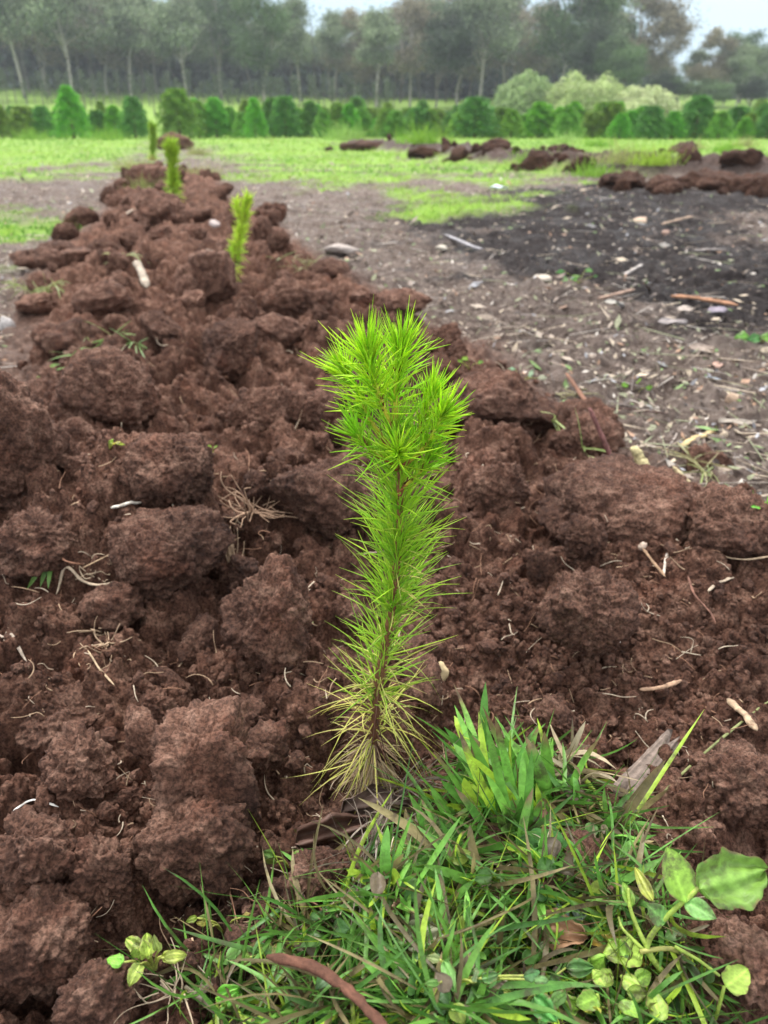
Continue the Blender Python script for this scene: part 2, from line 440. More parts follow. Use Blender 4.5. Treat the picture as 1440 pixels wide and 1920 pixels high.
def zones(x, y):
    _, r1, r2 = base_h(x, y)
    n = fbm2(x * 1.1, y * 1.1, 4, 61); n2 = fbm2(x * 3.5, y * 3.5, 3, 62)
    ash = sstep(-.25, .25, poly_sd(x, y, ASH) + .4 + .35 * n + .28 * n2 + .15 * fbm2(x * 9, y * 9, 3, 63))
    g = np.maximum(sstep(-.8, .8, poly_sd(x, y, GRASS_A) + 1.2 * n), sstep(-.2, .2, poly_sd(x, y, GRASS_B) + .35 * n + .2 * n2))
    gc = poly_sd(x, y, GRASS_C)
    g = np.maximum(g, sstep(-.5, .7, gc + 1.1 * n + .5 * n2) * sstep(.75, .05, ridge_two(x, y) + .3 * n2))
    g = np.maximum(g, sstep(24, 32, y + 4 * n))
    g = g * (1 - (.85 - .5 * sstep(9, 14, y)) * sstep(.05, .55, fbm2(x * .45, y * 1.3, 4, 66) - .12) * sstep(30, 18, y)) * (1 - sstep(.15, .5, r1)) * sstep(-.5, .05, n + .9 * sstep(9, 26, y) + .25)
    soil = np.clip(r1 * 1.6 + r2 * .25, 0, 1); ash = np.maximum(ash, np.clip(r2 * 1.5, 0, 1))
    return soil, g, ash * (1 - soil) * (1 - g)
def build_ground():
    r = [.10]
    while r[-1] < 3.0: r.append(r[-1] * 1.0030)
    while r[-1] < 12: r.append(r[-1] * 1.007)
    while r[-1] < 205: r.append(r[-1] * 1.025)
    r = np.array(r)
    an = np.concatenate([np.arange(-36, 36, .092), np.arange(36, 62, .3), np.arange(62, 298, 4.0), np.arange(298, 324, .3)])
    an = np.radians(an); NR, NA = len(r), len(an)
    rr, aa = np.meshgrid(r, an, indexing='ij')
    x = (rr * np.sin(aa)).ravel(); y = (rr * np.cos(aa)).ravel() - .05
    wide = np.gradient(np.unwrap(an)); res = np.maximum(rr * .0030, rr * np.abs(wide)[None, :]).ravel()
    z = H(x, y, res)
    V = np.stack([x, y, z], 1)
    # crumb structure is pushed out along the surface normal, so steep faces are as rough as flat ones
    G = V.reshape(NR, NA, 3); du = np.gradient(G, axis=0); dv = np.gradient(G, axis=1)
    Nn = np.cross(dv, du).reshape(-1, 3); Nn /= np.linalg.norm(Nn, axis=1)[:, None] + 1e-12
    rr1 = np.clip(ridge_one(x, y) + ridge_two(x, y) * .5 + .10, 0, 1); cmm = crumbly(x, y)
    q = V * 1.0; m = res < .02
    for k in range(3): q[m, k] += .0022 * noise3(V[m, 0] * 160, V[m, 1] * 160, V[m, 2] * 160, 74 + k)
    fine = np.zeros(len(V))
    for cell, amp, sd in ((.0165, .0050, 81), (.0078, .0034, 82), (.0038, .0017, 83)):
        m = (res < cell * .6) & (np.abs(an)[None, :].repeat(NR, 0).ravel() < .75)
        f1, f2 = worley3(q[m] / cell, sd)
        keep = .35 + .65 * sstep(-.25, .2, noise3(V[m, 0] / cell * .25, V[m, 1] / cell * .25, V[m, 2] / cell * .25, sd + 9))
        fine[m] += amp * keep * rr1[m] * (.85 + .5 * cmm[m]) * ((1 - 1.1 * np.clip(f1, 0, 1)) * sstep(0, .3, f2 - f1) - .25) * sstep(cell * .6, cell * .3, res[m])
    m = res < .006
    fine[m] += .0016 * rr1[m] * fbm3(V[m, 0] * 230, V[m, 1] * 230, V[m, 2] * 230, 2, 84)
    V = V + Nn * fine[:, None]
    i, j = np.meshgrid(np.arange(NR - 1), np.arange(NA), indexing='ij'); j2 = (j + 1) % NA
    Q = np.stack([i * NA + j, i * NA + j2, (i + 1) * NA + j2, (i + 1) * NA + j], -1).reshape(-1, 4)[:, ::-1]
    V = np.concatenate([V, [[0, -.05, hz(0, -.05)]]]); k = np.arange(NA)
    T = np.stack([k, (k + 1) % NA, np.full(NA, NR * NA)], 1)[:, ::-1]  # centre fan
    s, g, a = zones(V[:, 0], V[:, 1])
    o = mesh_np('ground', V, [Q, T], ground_mat(), None, np.stack([s, g, a], 1))
    o['kind'] = 'structure'; return o
def ground_mat():
    m, t = mat_new('field_ground'); g = nd(t, 'ShaderNodeNewGeometry').outputs['Position']
    z = nd(t, 'ShaderNodeAttribute', attribute_name='tint'); sep = nd(t, 'ShaderNodeSeparateColor'); t.links.new(z.outputs['Color'], sep.inputs[0])
    soil, n2, n3 = soil_color(t, g)
    pn = noise_node(t, g, 3.2, 6, .65); pf = noise_node(t, g, 38, 6, .7)
    mud = mixc(t, .5, ramp(t, pn, [(.3, (.075, .053, .044)), (.5, (.135, .100, .084)), (.7, (.215, .168, .145))]),
               ramp(t, pf, [(.34, (.032, .024, .021)), (.5, (.115, .090, .079)), (.66, (.28, .24, .21))]))
    # pale and green-grey litter flecks trodden into the mud
    fl = ramp(t, noise_node(t, g, 75, 4, .7), [(.62, (0, 0, 0)), (.70, (1, 1, 1))])
    mud = mixc(t, mth(t, 'MULTIPLY', fl, .5), mud, (.24, .23, .16))
    ashc = ramp(t, pf, [(.3, (.013, .011, .011)), (.52, (.027, .022, .022)), (.72, (.070, .058, .055))])
    gr = mixc(t, noise_node(t, g, 1.3, 5, .6), (.10, .22, .03), (.27, .42, .055))
    gr = mixc(t, mth(t, 'MULTIPLY', ramp(t, noise_node(t, g, 5, 5, .7), [(.45, (0, 0, 0)), (.62, (1, 1, 1))]), .4), gr, (.15, .13, .075))
    # tractor and foot tracks pressed in the mud are left to the mesh; colours only here
    c = mixc(t, sep.outputs['Blue'], mud, ashc)
    c = mixc(t, sep.outputs['Green'], c, gr)
    c = mixc(t, sep.outputs['Red'], c, soil)
    wet = mth(t, 'ADD', .62, mth(t, 'MULTIPLY', ramp(t, noise_node(t, g, 4.5, 4), [(.40, (0, 0, 0)), (.55, (1, 1, 1))]), .3))   # damp sheen in patches
    rgh = mth(t, 'MAXIMUM', wet, mth(t, 'MULTIPLY', sep.outputs['Red'], .9))
    finish(t, c, rgh, .12, soil_bump(t, g), .004, 1.0); return m
ground = build_ground()
# ---------------------------------------------------------------- soil clods
_ico = {}
def ico(n):
    if n not in _ico:
        bm = bmesh.new(); bmesh.ops.create_icosphere(bm, subdivisions=n, radius=1)
        bm.verts.ensure_lookup_table()
        _ico[n] = (np.array([v.co[:] for v in bm.verts]), np.array([[v.index for v in f.verts] for f in bm.faces])); bm.free()
    return _ico[n]
def clod_shape(seed, sub, dims, block=.6, rough=1.0):
    """an irregular broken lump of soil; dims = half sizes in metres"""
    D, F = ico(sub); rng = np.random.default_rng(seed); dims = np.asarray(dims, float); size = float(dims.mean())
    r = np.ones(len(D)) * 1.15
    axes = [np.eye(3)[k // 2] * (1 if k % 2 else -1) for k in range(6)] if block >= .95 else []
    for k in range(10):
        n = rng.normal(size=3) * (.12 if k < len(axes) else 1) + (axes[k] if k < len(axes) else 0); n /= np.linalg.norm(n); h = rng.uniform(.70, .80) if k < len(axes) else rng.uniform(.52, .95) + (.25 if axes else 0)
        dn = D @ n
        r = np.where(dn > .05, np.minimum(r, h / np.maximum(dn, .05)), r)
    r = 1 + (r - 1) * block
    p = D * r[:, None]
    o = rng.uniform(-50, 50, 3)
    q = p * 1.7 + o; r2 = .11 * fbm3(q[:, 0], q[:, 1], q[:, 2], 3, seed)
    P = (p + D * r2[:, None]) * dims
    fine = 0
    for cell, amp in (((.12, .030), (.055, .014)) if size > .07 else ()) + ((.024, .0048), (.010, .0036), (.0046, .0026)):
        if cell > size * 1.2: continue
        if size * 2 / 2 ** (sub) > cell * .55: continue
        s = P / cell + o
        f1, f2 = worley3(s + .35 * np.stack([noise3(s[:, 0] * .8, s[:, 1] * .8, s[:, 2] * .8, k) for k in (1, 2, 3)], 1), seed)
        fine = fine + amp * (1 - np.clip(f1, 0, 1) * 1.3) * sstep(0, .25, f2 - f1) - amp * .3
    s = P * 190 + o; fine = fine + .0026 * fbm3(s[:, 0], s[:, 1], s[:, 2], 3, seed + 5, .65)
    P = P + D * (np.asarray(fine) * rough)[:, None]
    return P, F
rng = np.random.default_rng(7)
CL_SPOTS = []
def clod(px, py, wpx, hpx, label, seed, sub=6, block=.6, deep=.9, sink=.20, rot=None, group=None, tilt=.15, mat=None):
    """a clod whose silhouette is centred at (px, py) in the photo; it sits partly sunk in the ground there"""
    g = hit(px, py + hpx * .34); dep = depth_of(g)
    ang = math.atan2(CAM_H - g.z, math.hypot(g.x, g.y))
    hw = wpx * .5 * dep / FPX; hh = hpx * .5 * dep / FPX
    hzz = hh / max(.45, math.cos(ang) + .35 * math.sin(ang)); hy = hw * deep
    P, F = clod_shape(seed, sub, (hw * 1.05, hy * 1.05, hzz * 1.2), block, .85)
    zb = float(base_h(np.array([g.x]), np.array([g.y]))[0][0])
    o = mesh_np('soil_clod', P, F, mat or M['soil'])
    o.location = (g.x, g.y + hy * .35, max(g.z, zb) + hzz * (1 - 2 * sink) * .9)
    rr = random.Random(seed)
    o.rotation_euler = (rr.uniform(-tilt, tilt), rr.uniform(-tilt, tilt), rr.uniform(0, .6) - .3 if rot is None else rot)
    tag(o, label, 'soil clod', group or 'soil clods on the planting ridge'); CL_SPOTS.append((g.x, g.y, max(hw, hy)))
    return o
BIG = [ # px, py, w, h, label, sub, block
 (380, 1465, 200, 215, 'large squared block of brown soil left of the seedling base, flat front face', 6, .95),
 (365, 1640, 200, 150, 'rough rounded brown clod lying just below the squared block of soil', 6, .6),
 (520, 1185, 175, 175, 'peaked wedge-shaped brown clod with rootlets left of the seedling stem', 6, .9),
 (310, 1035, 215, 140, 'big domed brown clod with crumbly top, left of the peaked clod', 6, .5),
 (330, 880, 160, 130, 'smooth rounded reddish clod below the wisp of green grass', 6, .45),
 (25, 850, 190, 250, 'massive dark clod cut by the left edge of the picture', 6, .55),
 (215, 740, 180, 130, 'reddish clod under the wisp of limp green grass', 6, .55),
 (440, 680, 120, 105, 'squarish brown clod with a grey top midway along the ridge', 6, .9),
 (615, 940, 200, 150, 'broad sloping clod directly behind the seedling on the left', 6, .5),
 (925, 735, 200, 110, 'broad flat clod with a dark gap beneath, right of the bright seedling tips', 6, .6),
 (1180, 935, 290, 130, 'widest flat-topped clod on the right bank, rootlets along its top', 6, .55),
 (930, 905, 130, 110, 'rounded brown clod right beside the seedling at mid height', 6, .5),
 (1385, 965, 180, 130, 'pinkish brown clod at the right end of the bank', 6, .5),
 (1095, 1205, 150, 140, 'dark lump half buried in the crumbly slope right of the seedling', 6, .5),
 (1385, 1480, 190, 150, 'dark brown clod at the lower right beyond the split grey wood', 6, .55),
 (1085, 1035, 80, 65, 'small round clod below the wide flat-topped clod', 5, .4),
 (125, 1345, 170, 85, 'flat pinkish slab of soil at the left', 6, .8),
 (150, 1440, 130, 120, 'reddish upright clod left of the pale stone', 6, .7),
 (215, 1150, 100, 90, 'brown clod under the tangle of pale roots at left', 5, .6),
 (600, 1650, 130, 90, 'low clod between the rounded clod and the grass', 6, .5),
 (500, 1450, 90, 80, 'reddish clod pressed against the right side of the squared block', 5, .8),
 (60, 1600, 150, 130, 'lumpy brown clod at the left edge in the foreground', 6, .5),
 (190, 1650, 110, 150, 'tall crumbly clod left of the rounded clod', 6, .5),
 (70, 1830, 230, 150, 'large root-laced clod in the bottom left corner', 6, .5),
 (190, 1880, 160, 100, 'dark clod beside the green weeds in the bottom left', 6, .5),
 (455, 1400, 80, 60, 'small reddish clod above the right corner of the squared block', 5, .6),
 (1405, 1815, 150, 110, 'dark lumpy clod behind the broad-leaved weed at right', 6, .5),
 (710, 1420, 120, 110, 'brown root plug of soil under the dry needles of the seedling', 6, .3),
 (400, 520, 85, 90, 'pointed clod standing up in front of the second seedling', 5, .95),
 (520, 620, 90, 55, 'flat pale-topped clod midway along the ridge', 5, .8),
 (620, 505, 72, 45, 'pointed clod at the right edge of the ridge by the second seedling', 5, .9),
 (835, 625, 72, 72, 'dark crumbling clod on the right shoulder of the ridge', 6, .6),
 (760, 560, 96, 42, 'dark clod behind the tip of the nearest seedling', 5, .6),
 (100, 480, 130, 55, 'reddish flat slab tilting over a dark hollow at the left of the ridge', 5, .9),
 (120, 640, 150, 80, 'long low clod at the left edge of the ridge', 5, .7),
 (190, 560, 110, 60, 'blocky clod beyond the green grass wisp', 5, .8),
 (290, 395, 90, 65, 'dark rounded clod in front of the third seedling', 5, .6),
 (270, 330, 70, 45, 'rounded clod left of the third seedling', 5, .6),
 (150, 410, 60, 45, 'small reddish clod on the left flank of the far ridge', 5, .6),
 (320, 270, 70, 30, 'far brown clod at the end of the ridge', 5, .6),
 (620, 780, 110, 80, 'shadowed clod behind the left side of the seedling', 5, .6),
 (480, 770, 130, 90, 'hollowed brown clod between the squarish clod and the seedling', 6, .7),
 (60, 1010, 150, 120, 'sloping brown clod at the left below the massive dark clod', 6, .5),
 (1320, 855, 100, 70, 'dark upright clod by the pale wood splinter', 5, .8),
 (1010, 790, 150, 70, 'brown clod between the flat clod and the crossed sticks', 5, .6),
]
DEEP = {0: .06, 1: .10, 2: .06, 3: .10, 4: .12, 5: .05, 6: .12, 7: .10, 13: .12, 28: .1, 9: .42, 10: .50, 12: .52, 11: .35, 44: .45, 43: .40, 31: .4, 32: .4, 30: .4}
for k, (a, b, w_, h_, lab, sub, blk) in enumerate(BIG):
    clod(a, b, w_, h_, lab, 100 + k, sub, blk, sink=DEEP.get(k, .20))
# smaller clods: a few shapes copied along the ridge
PROTO = []
for k in range(10):
    P, F = clod_shape(300 + k, 5, np.array([.04, .038, .030]) * rng.uniform(.8, 1.2, 3), rng.uniform(.4, .95))
    PROTO.append(P); 
PROTO_ME = []
for k, P in enumerate(PROTO):
    o = mesh_np('soil_clod', P, ico(5)[1], M['soil']); PROTO_ME.append(o)
for k in range(3): PROTO_ME.append(mesh_np('soil_clod', PROTO[k + 4] * [1, 1, 1.15], ico(5)[1], M['dark_soil']))
first = [True] * len(PROTO_ME)
SMALL_LAB = [('small brown clod among the rubble near the seedling', 'small clods near the seedling'),
             ('brown clod partway along the ridge behind the nearest seedling', 'middle clods of the ridge'),
             ('dark clod far along the planting ridge', 'far clods of the ridge'),
             ('dark clod of the second earth ridge across the grass', 'clods of the second ridge')]
def small(x, y, s, band):
    k = int(rng.integers(len(PROTO)))
    if band == 3: k = k % 3 + len(PROTO)
    lab, grp = SMALL_LAB[band]
    rot = tuple(rng.uniform(0, 6.28, 3)); sc = tuple(s * rng.uniform(.75, 1.3, 3))
    loc = (x, y, hz(x, y) + (.012 if band < 3 else -.004) * s)
    if first[k]:
        o = PROTO_ME[k]; first[k] = False; o.location = loc; o.rotation_euler = rot; o.scale = sc; tag(o, lab, 'soil clod', grp)
    else:
        o = dup(PROTO_ME[k], loc, rot, sc, lab, grp)
    return o
def ridge_pt(y0, y1):
    while True:
        y = math.exp(rng.uniform(math.log(y0), math.log(y1))); x = np.interp(y, RX, RC) + rng.uniform(-.75, .75)
        if abs(x / y) < .56 and ridge_one(np.array([x]), np.array([y]))[0] > .35: return x, y
n = 0
while n < 46:
    x, y = ridge_pt(.30, 1.0)
    if any(math.hypot(x - a, y - b) < c * .8 for a, b, c in CL_SPOTS) or math.hypot(x, y - .40) < .10 or (crumbly(np.array([x]), np.array([y]))[0] > .5 and rng.random() < .8): continue
    small(x, y, rng.uniform(.22, .6), 0); n += 1
for _ in range(60):
    x, y = ridge_pt(1.0, 3.0); small(x, y, rng.uniform(.5, 1.35), 1)
for _ in range(58):
    x, y = ridge_pt(3.0, 9.0); small(x, y, rng.uniform(.7, 1.9), 2)
for _ in range(20):
    t = rng.random() ** .7; q = (t * 3) % 1; k = min(int(t * 3), 2); p = R2[k] + (R2[k + 1] - R2[k]) * q + rng.normal(size=2) * .28; small(p[0], p[1], rng.uniform(.9, 2.5), 3)
for k, (a, b, w_, h_, lab) in enumerate([
 (1008, 300, 95, 48, 'dark clod under the round green tuft on the second ridge'), (1095, 302, 60, 38, 'small dark clod right of the round green tuft'),
 (1175, 335, 130, 44, 'long dark clod at the front of the second ridge above the ash'), (1245, 346, 90, 36, 'low black clod beside the long dark clod on the second ridge'),
 (1330, 333, 150, 58, 'broad brown mound clod near the right end of the second ridge'), (1425, 340, 120, 62, 'brown mound clod cut by the right edge on the second ridge'),
 (1285, 276, 66, 30, 'upright brown clod behind the broad mound clod'), (1385, 290, 70, 34, 'brown clod behind the right mound clod'),
 (690, 272, 110, 30, 'long dark clod at the far left end of the second ridge'), (800, 286, 80, 24, 'low dark clod left of the round black clod'),
 (865, 285, 44, 36, 'round black clod standing on the far grass'), (1050, 276, 54, 22, 'flat brown clod far back in the grass'), (930, 268, 70, 18, 'thin brown clod far back left of the round green tuft')]):
    o = clod(a, b, w_ * .8, h_ * 1.0, lab, 260 + k, 5, .6, sink=.42, group='clods of the second ridge', mat=M['dark_soil'])
    for q in range(4):
        a_ = rng.uniform(0, 6.28); e_ = o.dimensions.x * rng.uniform(.45, .95); small(o.location.x + math.cos(a_) * e_, o.location.y + math.sin(a_) * e_ * .6 - .05, rng.uniform(.9, 2.2), 3)
# crumbs: uncountable
def crumb_field():
    B = Bag(); D, F = ico(2); D3, F3 = ico(1); shapes = []
    for k in range(8):
        q = D * 1.3 + k * 9.1; shapes.append(clod_shape(700 + k, 2, np.ones(3) * .5, 1.0)[0] * 2 * rng.uniform(.7, 1.2, 3))
    pts, sz = [], []
    N = 9000
    y = np.exp(rng.uniform(math.log(.24), math.log(1.9), N * 3)); x = y * rng.uniform(-.62, .62, N * 3)
    keep = (ridge_one(x, y) > .3) & (rng.random(N * 3) < .35 + .65 * crumbly(x, y) + .25 * (fbm2(x * 9, y * 9, 2, 88) > .1))
    x, y = x[keep][:N], y[keep][:N]; n = len(x)
    s = .0013 + .0032 * rng.random(n) ** 2.2 + .0045 * (rng.random(n) < .06); s *= (.7 + .6 * y)
    z = H(x, y) + s * .45
    for k in range(8):
        m = np.arange(n) % 8 == k; c = m.sum()
        ang = rng.uniform(0, 6.28, (c, 3)); mats = np.array([np.array(Euler(a).to_matrix()) for a in ang])
        V = np.einsum('nij,vj->nvi', mats, shapes[k]) * s[m][:, None, None] + np.stack([x[m], y[m], z[m]], 1)[:, None]
        B.add(V.reshape(-1, 3), (F[None] + (np.arange(c) * len(D))[:, None, None]).reshape(-1, 3))
    o = B.build('soil_crumbs', M['soil'], smooth=False); tag(o, 'loose brown soil crumbs strewn over the ridge', 'soil crumbs', kind='stuff'); return o
crumb_field()
# ---------------------------------------------------------------- pine seedlings
M['needle'] = tint_mat('pine_needle', .42, .4, .52, .12, 300)
M['bark_young'] = tint_mat('seedling_bark', .7, .3, 0, .3, 400, True)
rs = np.random.default_rng(21)
def shoot_needles(path, n, L, W, open0, open1, cols, droop=0.0, rng=rs, tmin=0.0, tmax=1.0, power=1.0, jitter=13):
    """needles spiralling round a shoot axis; open = angle from the axis at its base and tip (degrees)"""
    P = np.asarray(path); d = np.concatenate([[0], np.cumsum(np.linalg.norm(np.diff(P, axis=0), axis=1))]); d /= d[-1]
    t = tmin + (tmax - tmin) * np.sort(rng.random(n)) ** power
    root = np.stack([np.interp(t, d, P[:, k]) for k in range(3)], 1)
    T = np.gradient(P, axis=0); T /= np.linalg.norm(T, axis=1)[:, None]
    ax = np.stack([np.interp(t, d, T[:, k]) for k in range(3)], 1); ax /= np.linalg.norm(ax, axis=1)[:, None]
    rv = rng.normal(size=(n, 3)); rad = rv - (rv * ax).sum(1)[:, None] * ax; rad /= np.linalg.norm(rad, axis=1)[:, None]
    op = np.radians(open0 + (open1 - open0) * t + rng.normal(size=n) * jitter)
    dr = ax * np.cos(op)[:, None] + rad * np.sin(op)[:, None]
    ln = L * rng.uniform(.72, 1.15, n); cols = np.asarray(cols, float)
    k = rng.random((n, 1)); tint = cols[0] * (1 - k) + cols[1] * k
    tint = tint * rng.uniform(.8, 1.2, (n, 1))
    bd = (ax * rng.normal(size=(n, 1)) + np.cross(ax, rad) * rng.normal(size=(n, 1))) * (.15 if jitter < 20 else .26)
    bd[:, 2] -= droop * rng.uniform(.4, 1.5, n)
    return needles(root, dr, ln, W * rng.uniform(.75, 1.15, n), bd, rng, 5, tint)
BRIGHT = [(.74, .95, .07), (.46, .82, .06)]; MID = [(.62, .84, .08), (.34, .64, .06)]; LOW = [(.66, .82, .12), (.36, .62, .08)]
PALE = [(.88, .80, .34), (.72, .78, .20)]; DRY = [(.90, .80, .56), (.58, .42, .30)]
def main_seedling():
    YS = .40
    base = hit(700, 1478); YS = base.y
    root = empty('pine_seedling', base)
    tag(root, 'nearest pine seedling, vivid lime tips, dry needles round its base, beside the turf', 'pine seedling', 'pine seedlings planted in the row')
    def P(px, py, dy=0.0): return np.array(on_y(px, py, YS + dy)) - np.array(base)
    stem = smooth_path([P(700, 1500), P(700, 1400), P(706, 1300), P(722, 1215), P(738, 1130), P(746, 1030, .004), P(752, 940, .004), P(748, 870, .002), P(738, 800)], 40)
    V, F = tube(stem, np.linspace(.0042, .0017, 40) + .0003 * rs.normal(size=40), 8)
    tt = np.concatenate([np.repeat(np.linspace(0, 1, 40), 8), [0, 1]])[:, None]
    B = Bag(); B.add(V, F, (1 - tt) * np.array([.10, .045, .028]) + tt * np.array([.26, .115, .05])); B.build('stem', M['bark_young'], root)
    # needle foliage carried by the main stem
    B = Bag()
    V, F, T = shoot_needles(stem, 430, .042, .00105, 46, 34, MID, .06, tmin=.56, tmax=1.0); B.add(V, F, T)
    V, F, T = shoot_needles(stem, 270, .050, .00105, 46, 36, LOW, .10, tmin=.28, tmax=.80); B.add(V, F, T)
    V, F, T = shoot_needles(stem, 90, .050, .0011, 70, 52, PALE, .5, tmin=.14, tmax=.40, jitter=22); B.add(V, F, T)
    V, F, T = shoot_needles(stem, 26, .030, .0011, 75, 65, PALE, .35, tmin=.35, tmax=.75); B.add(V, F, T)
    B.build('needle_foliage', M['needle'], root)
    # yellowing and dead needles hanging at the foot
    B = Bag()
    V, F, T = shoot_needles(stem, 26, .062, .0011, 100, 70, PALE, .75, tmin=.08, tmax=.24, jitter=24); B.add(V, F, T)
    V, F, T = shoot_needles(stem, 760, .031, .0009, 142, 100, DRY, .70, tmin=.03, tmax=.21, jitter=42); B.add(V, F, T)
    V, F, T = shoot_needles(stem, 60, .036, .0008, 100, 80, [(.30, .14, .10), (.16, .08, .06)], .5, tmin=.2, tmax=.42); B.add(V, F, T)
    o = B.build('dry_needles', M['needle'], root); o['label'] = 'straw-coloured dead needles hanging round the foot of the stem'
    SH = [ # axis points (px, py, depth offset), needles, length, colours, axis radius
      ([(738, 815, 0), (722, 775, -.004), (708, 735, -.008), (694, 690, -.010), (690, 670, -.010)], 330, .0250, BRIGHT, .0021),
      ([(740, 810, 0), (741, 750, .004), (742, 712, .006), (750, 680, .008), (752, 660, .008)], 300, .0240, BRIGHT, .0019),
      ([(730, 840, 0), (695, 790, .004), (672, 735, .008), (657, 712, .010), (648, 698, .010)], 220, .0220, BRIGHT, .0016),
      ([(745, 860, .002), (785, 815, .008), (802, 765, .010), (808, 742, .010)], 190, .0210, BRIGHT, .0015),
      ([(750, 880, 0), (800, 835, -.006), (822, 795, -.010), (830, 776, -.012)], 200, .0210, BRIGHT, .0016),
      ([(742, 880, -.002), (746, 866, -.014), (746, 848, -.024)], 130, .0220, BRIGHT, .0014),
      ([(738, 870, 0), (700, 850, -.006), (676, 826, -.008), (668, 812, -.008)], 130, .0210, [BRIGHT[1], MID[0]], .0013),
      ([(750, 920, 0), (785, 890, -.004), (806, 860, -.006)], 120, .0220, [BRIGHT[1], MID[0]], .0013),
      ([(748, 930, 0), (762, 880, .012), (774, 838, .018)], 110, .0220, [BRIGHT[1], MID[0]], .0013)]
    for pts, n, L, cols, r in SH:
        path = smooth_path([P(*p) for p in pts], 18)
        V, F = tube(path, np.linspace(r, r * .55, 18), 7); B = Bag()
        tt = np.concatenate([np.repeat(np.linspace(0, 1, 18), 7), [0, 1]])[:, None]
        B.add(V, F, np.where(tt < .18, np.array([[.30, .11, .045]]), np.array([[.55, .42, .045]]) * (1 - tt) + np.array([[.42, .55, .05]]) * tt))
        s = B.build('shoot', M['bark_young'], root)
        B = Bag()
        V, F, T = shoot_needles(path, int(n * .33), L * 1.15, .00115, 54, 36, cols, .03, tmin=.30, tmax=.95); B.add(V, F, T)
        V, F, T = shoot_needles(path, int(n * .27), L * .95, .00115, 46, 22, [cols[0], (.42, .74, .04)], 0, tmin=.88, tmax=1.0); B.add(V, F, T)
        V, F, T = shoot_needles(path, 10, .006, .0016, 30, 25, [(.20, .07, .035), (.30, .13, .06)], 0, tmin=.15, tmax=.8); B.add(V, F, T)
        B.build('needles', M['needle'], s)
    return root
main_seedling()
def row_seedling(bpx, tpx, label, seed, n=900, L=.028, cols=BRIGHT, W=.0016, shoots=3, mid=None):
    """a bushy single-stemmed seedling from its foot pixel to its tip pixel"""
    r = np.random.default_rng(seed); base = hit(*bpx); tip = np.array(on_y(tpx[0], tpx[1], base.y)) - np.array(base)
    root = empty('pine_seedling', base); tag(root, label, 'pine seedling', 'pine seedlings planted in the row')
    m = tip * .5 + (np.array([0, 0, 0]) if mid is None else np.array(on_y(mid[0], mid[1], base.y)) - np.array(base) - tip * .5)
    path = smooth_path([tip * -.05, m, tip * .92], 20)
    B = Bag(); V, F = tube(path, np.linspace(.006, .003, 20), 6); B.add(V, F, (.2, .09, .04)); B.build('stem', M['bark_young'], root)
    B = Bag()
    V, F, T = shoot_needles(path, int(n * .75), L, W, 48, 32, [cols[0], cols[1]], .05, r, .25, 1.0); B.add(V, F, T)
    V, F, T = shoot_needles(path, int(n * .15), L * 1.1, W, 70, 55, LOW, .3, r, .10, .4); B.add(V, F, T)
    V, F, T = shoot_needles(path, int(n * .10), L, W, 110, 90, PALE, .6, r, .03, .2); B.add(V, F, T)
    B.build('needle_foliage', M['needle'], root)
    for k in range(shoots):
        a = 6.28 * k / shoots + r.uniform(0, 1); q = path[13 + k % 4]; h = np.linalg.norm(tip)
        pth = smooth_path([q, q + h * np.array([.05 * math.cos(a), .05 * math.sin(a), .08]), q + h * np.array([.07 * math.cos(a), .07 * math.sin(a), .20])], 10)
        B = Bag(); V, F = tube(pth, .0025, 5); B.add(V, F, (.5, .4, .05)); s = B.build('shoot', M['bark_young'], root)
        B = Bag(); V, F, T = shoot_needles(pth, int(n * .16), L * .8, W, 45, 22, cols, 0, r); B.add(V, F, T); B.build('needles', M['needle'], s)
    return root
row_seedling((432, 515), (468, 362), 'second pine seedling along the ridge, bright green and leaning to the right', 31, 560, .036, [(.80, .92, .16), (.62, .84, .12)], .0026, 2)
row_seedling((326, 378), (322, 262), 'third pine seedling along the ridge, upright and darker in its middle', 32, 520, .065, [(.66, .82, .12), (.36, .58, .07)], .006, 3)
row_seedling((285, 300), (288, 232), 'farthest yellowish pine seedling at the end of the ridge', 33, 600, .095, [(.50, .66, .10), (.36, .58, .08)], .009, 4)
# ---------------------------------------------------------------- turf and weeds in the foreground
rp = np.random.default_rng(55)
M['grass'] = tint_mat('grass_blade', .42, .45, .30, .30, 140, True, spots=60)
M['leaf'] = tint_mat('weed_leaf', .45, .4, .28, .25, 160, True, spots=45)
M['clean_leaf'] = tint_mat('fresh_leaf', .45, .4, .30, .28, 190, True, spots=75)
M['dead_leaf'] = tint_mat('dead_leaf', .6, .35, .05, .35, 120, True)
M['wood'] = tint_mat('weathered_wood', .8, .2, 0, .35, 220, True)
M['root'] = tint_mat('root_fibre', .8, .2, 0, .30, 300, True)
G1, G2, G3, GD = np.array([.20, .45, .07]), np.array([.095, .27, .045]), np.array([.42, .62, .06]), np.array([.22, .18, .08])
def grass_cols(n, live=.85, rng=rp):
    k = rng.random((n, 1)); c = G1 * (1 - k) + G2 * k
    c = np.where(rng.random((n, 1)) < .15, G3, c); c = np.where(rng.random((n, 1)) > live, GD * rng.uniform(.6, 1.5, (n, 1)), c)
    return c * rng.uniform(.75, 1.2, (n, 1))
def px_points(poly, n, rng=rp):
    P = np.asarray(poly, float); lo, hi = P.min(0), P.max(0); out = []
    while len(out) < n:
        q = rng.uniform(lo, hi, (n * 3, 2)); out += list(q[poly_sd(q[:, 0], q[:, 1], P) > 0])
    return np.array(out[:n])
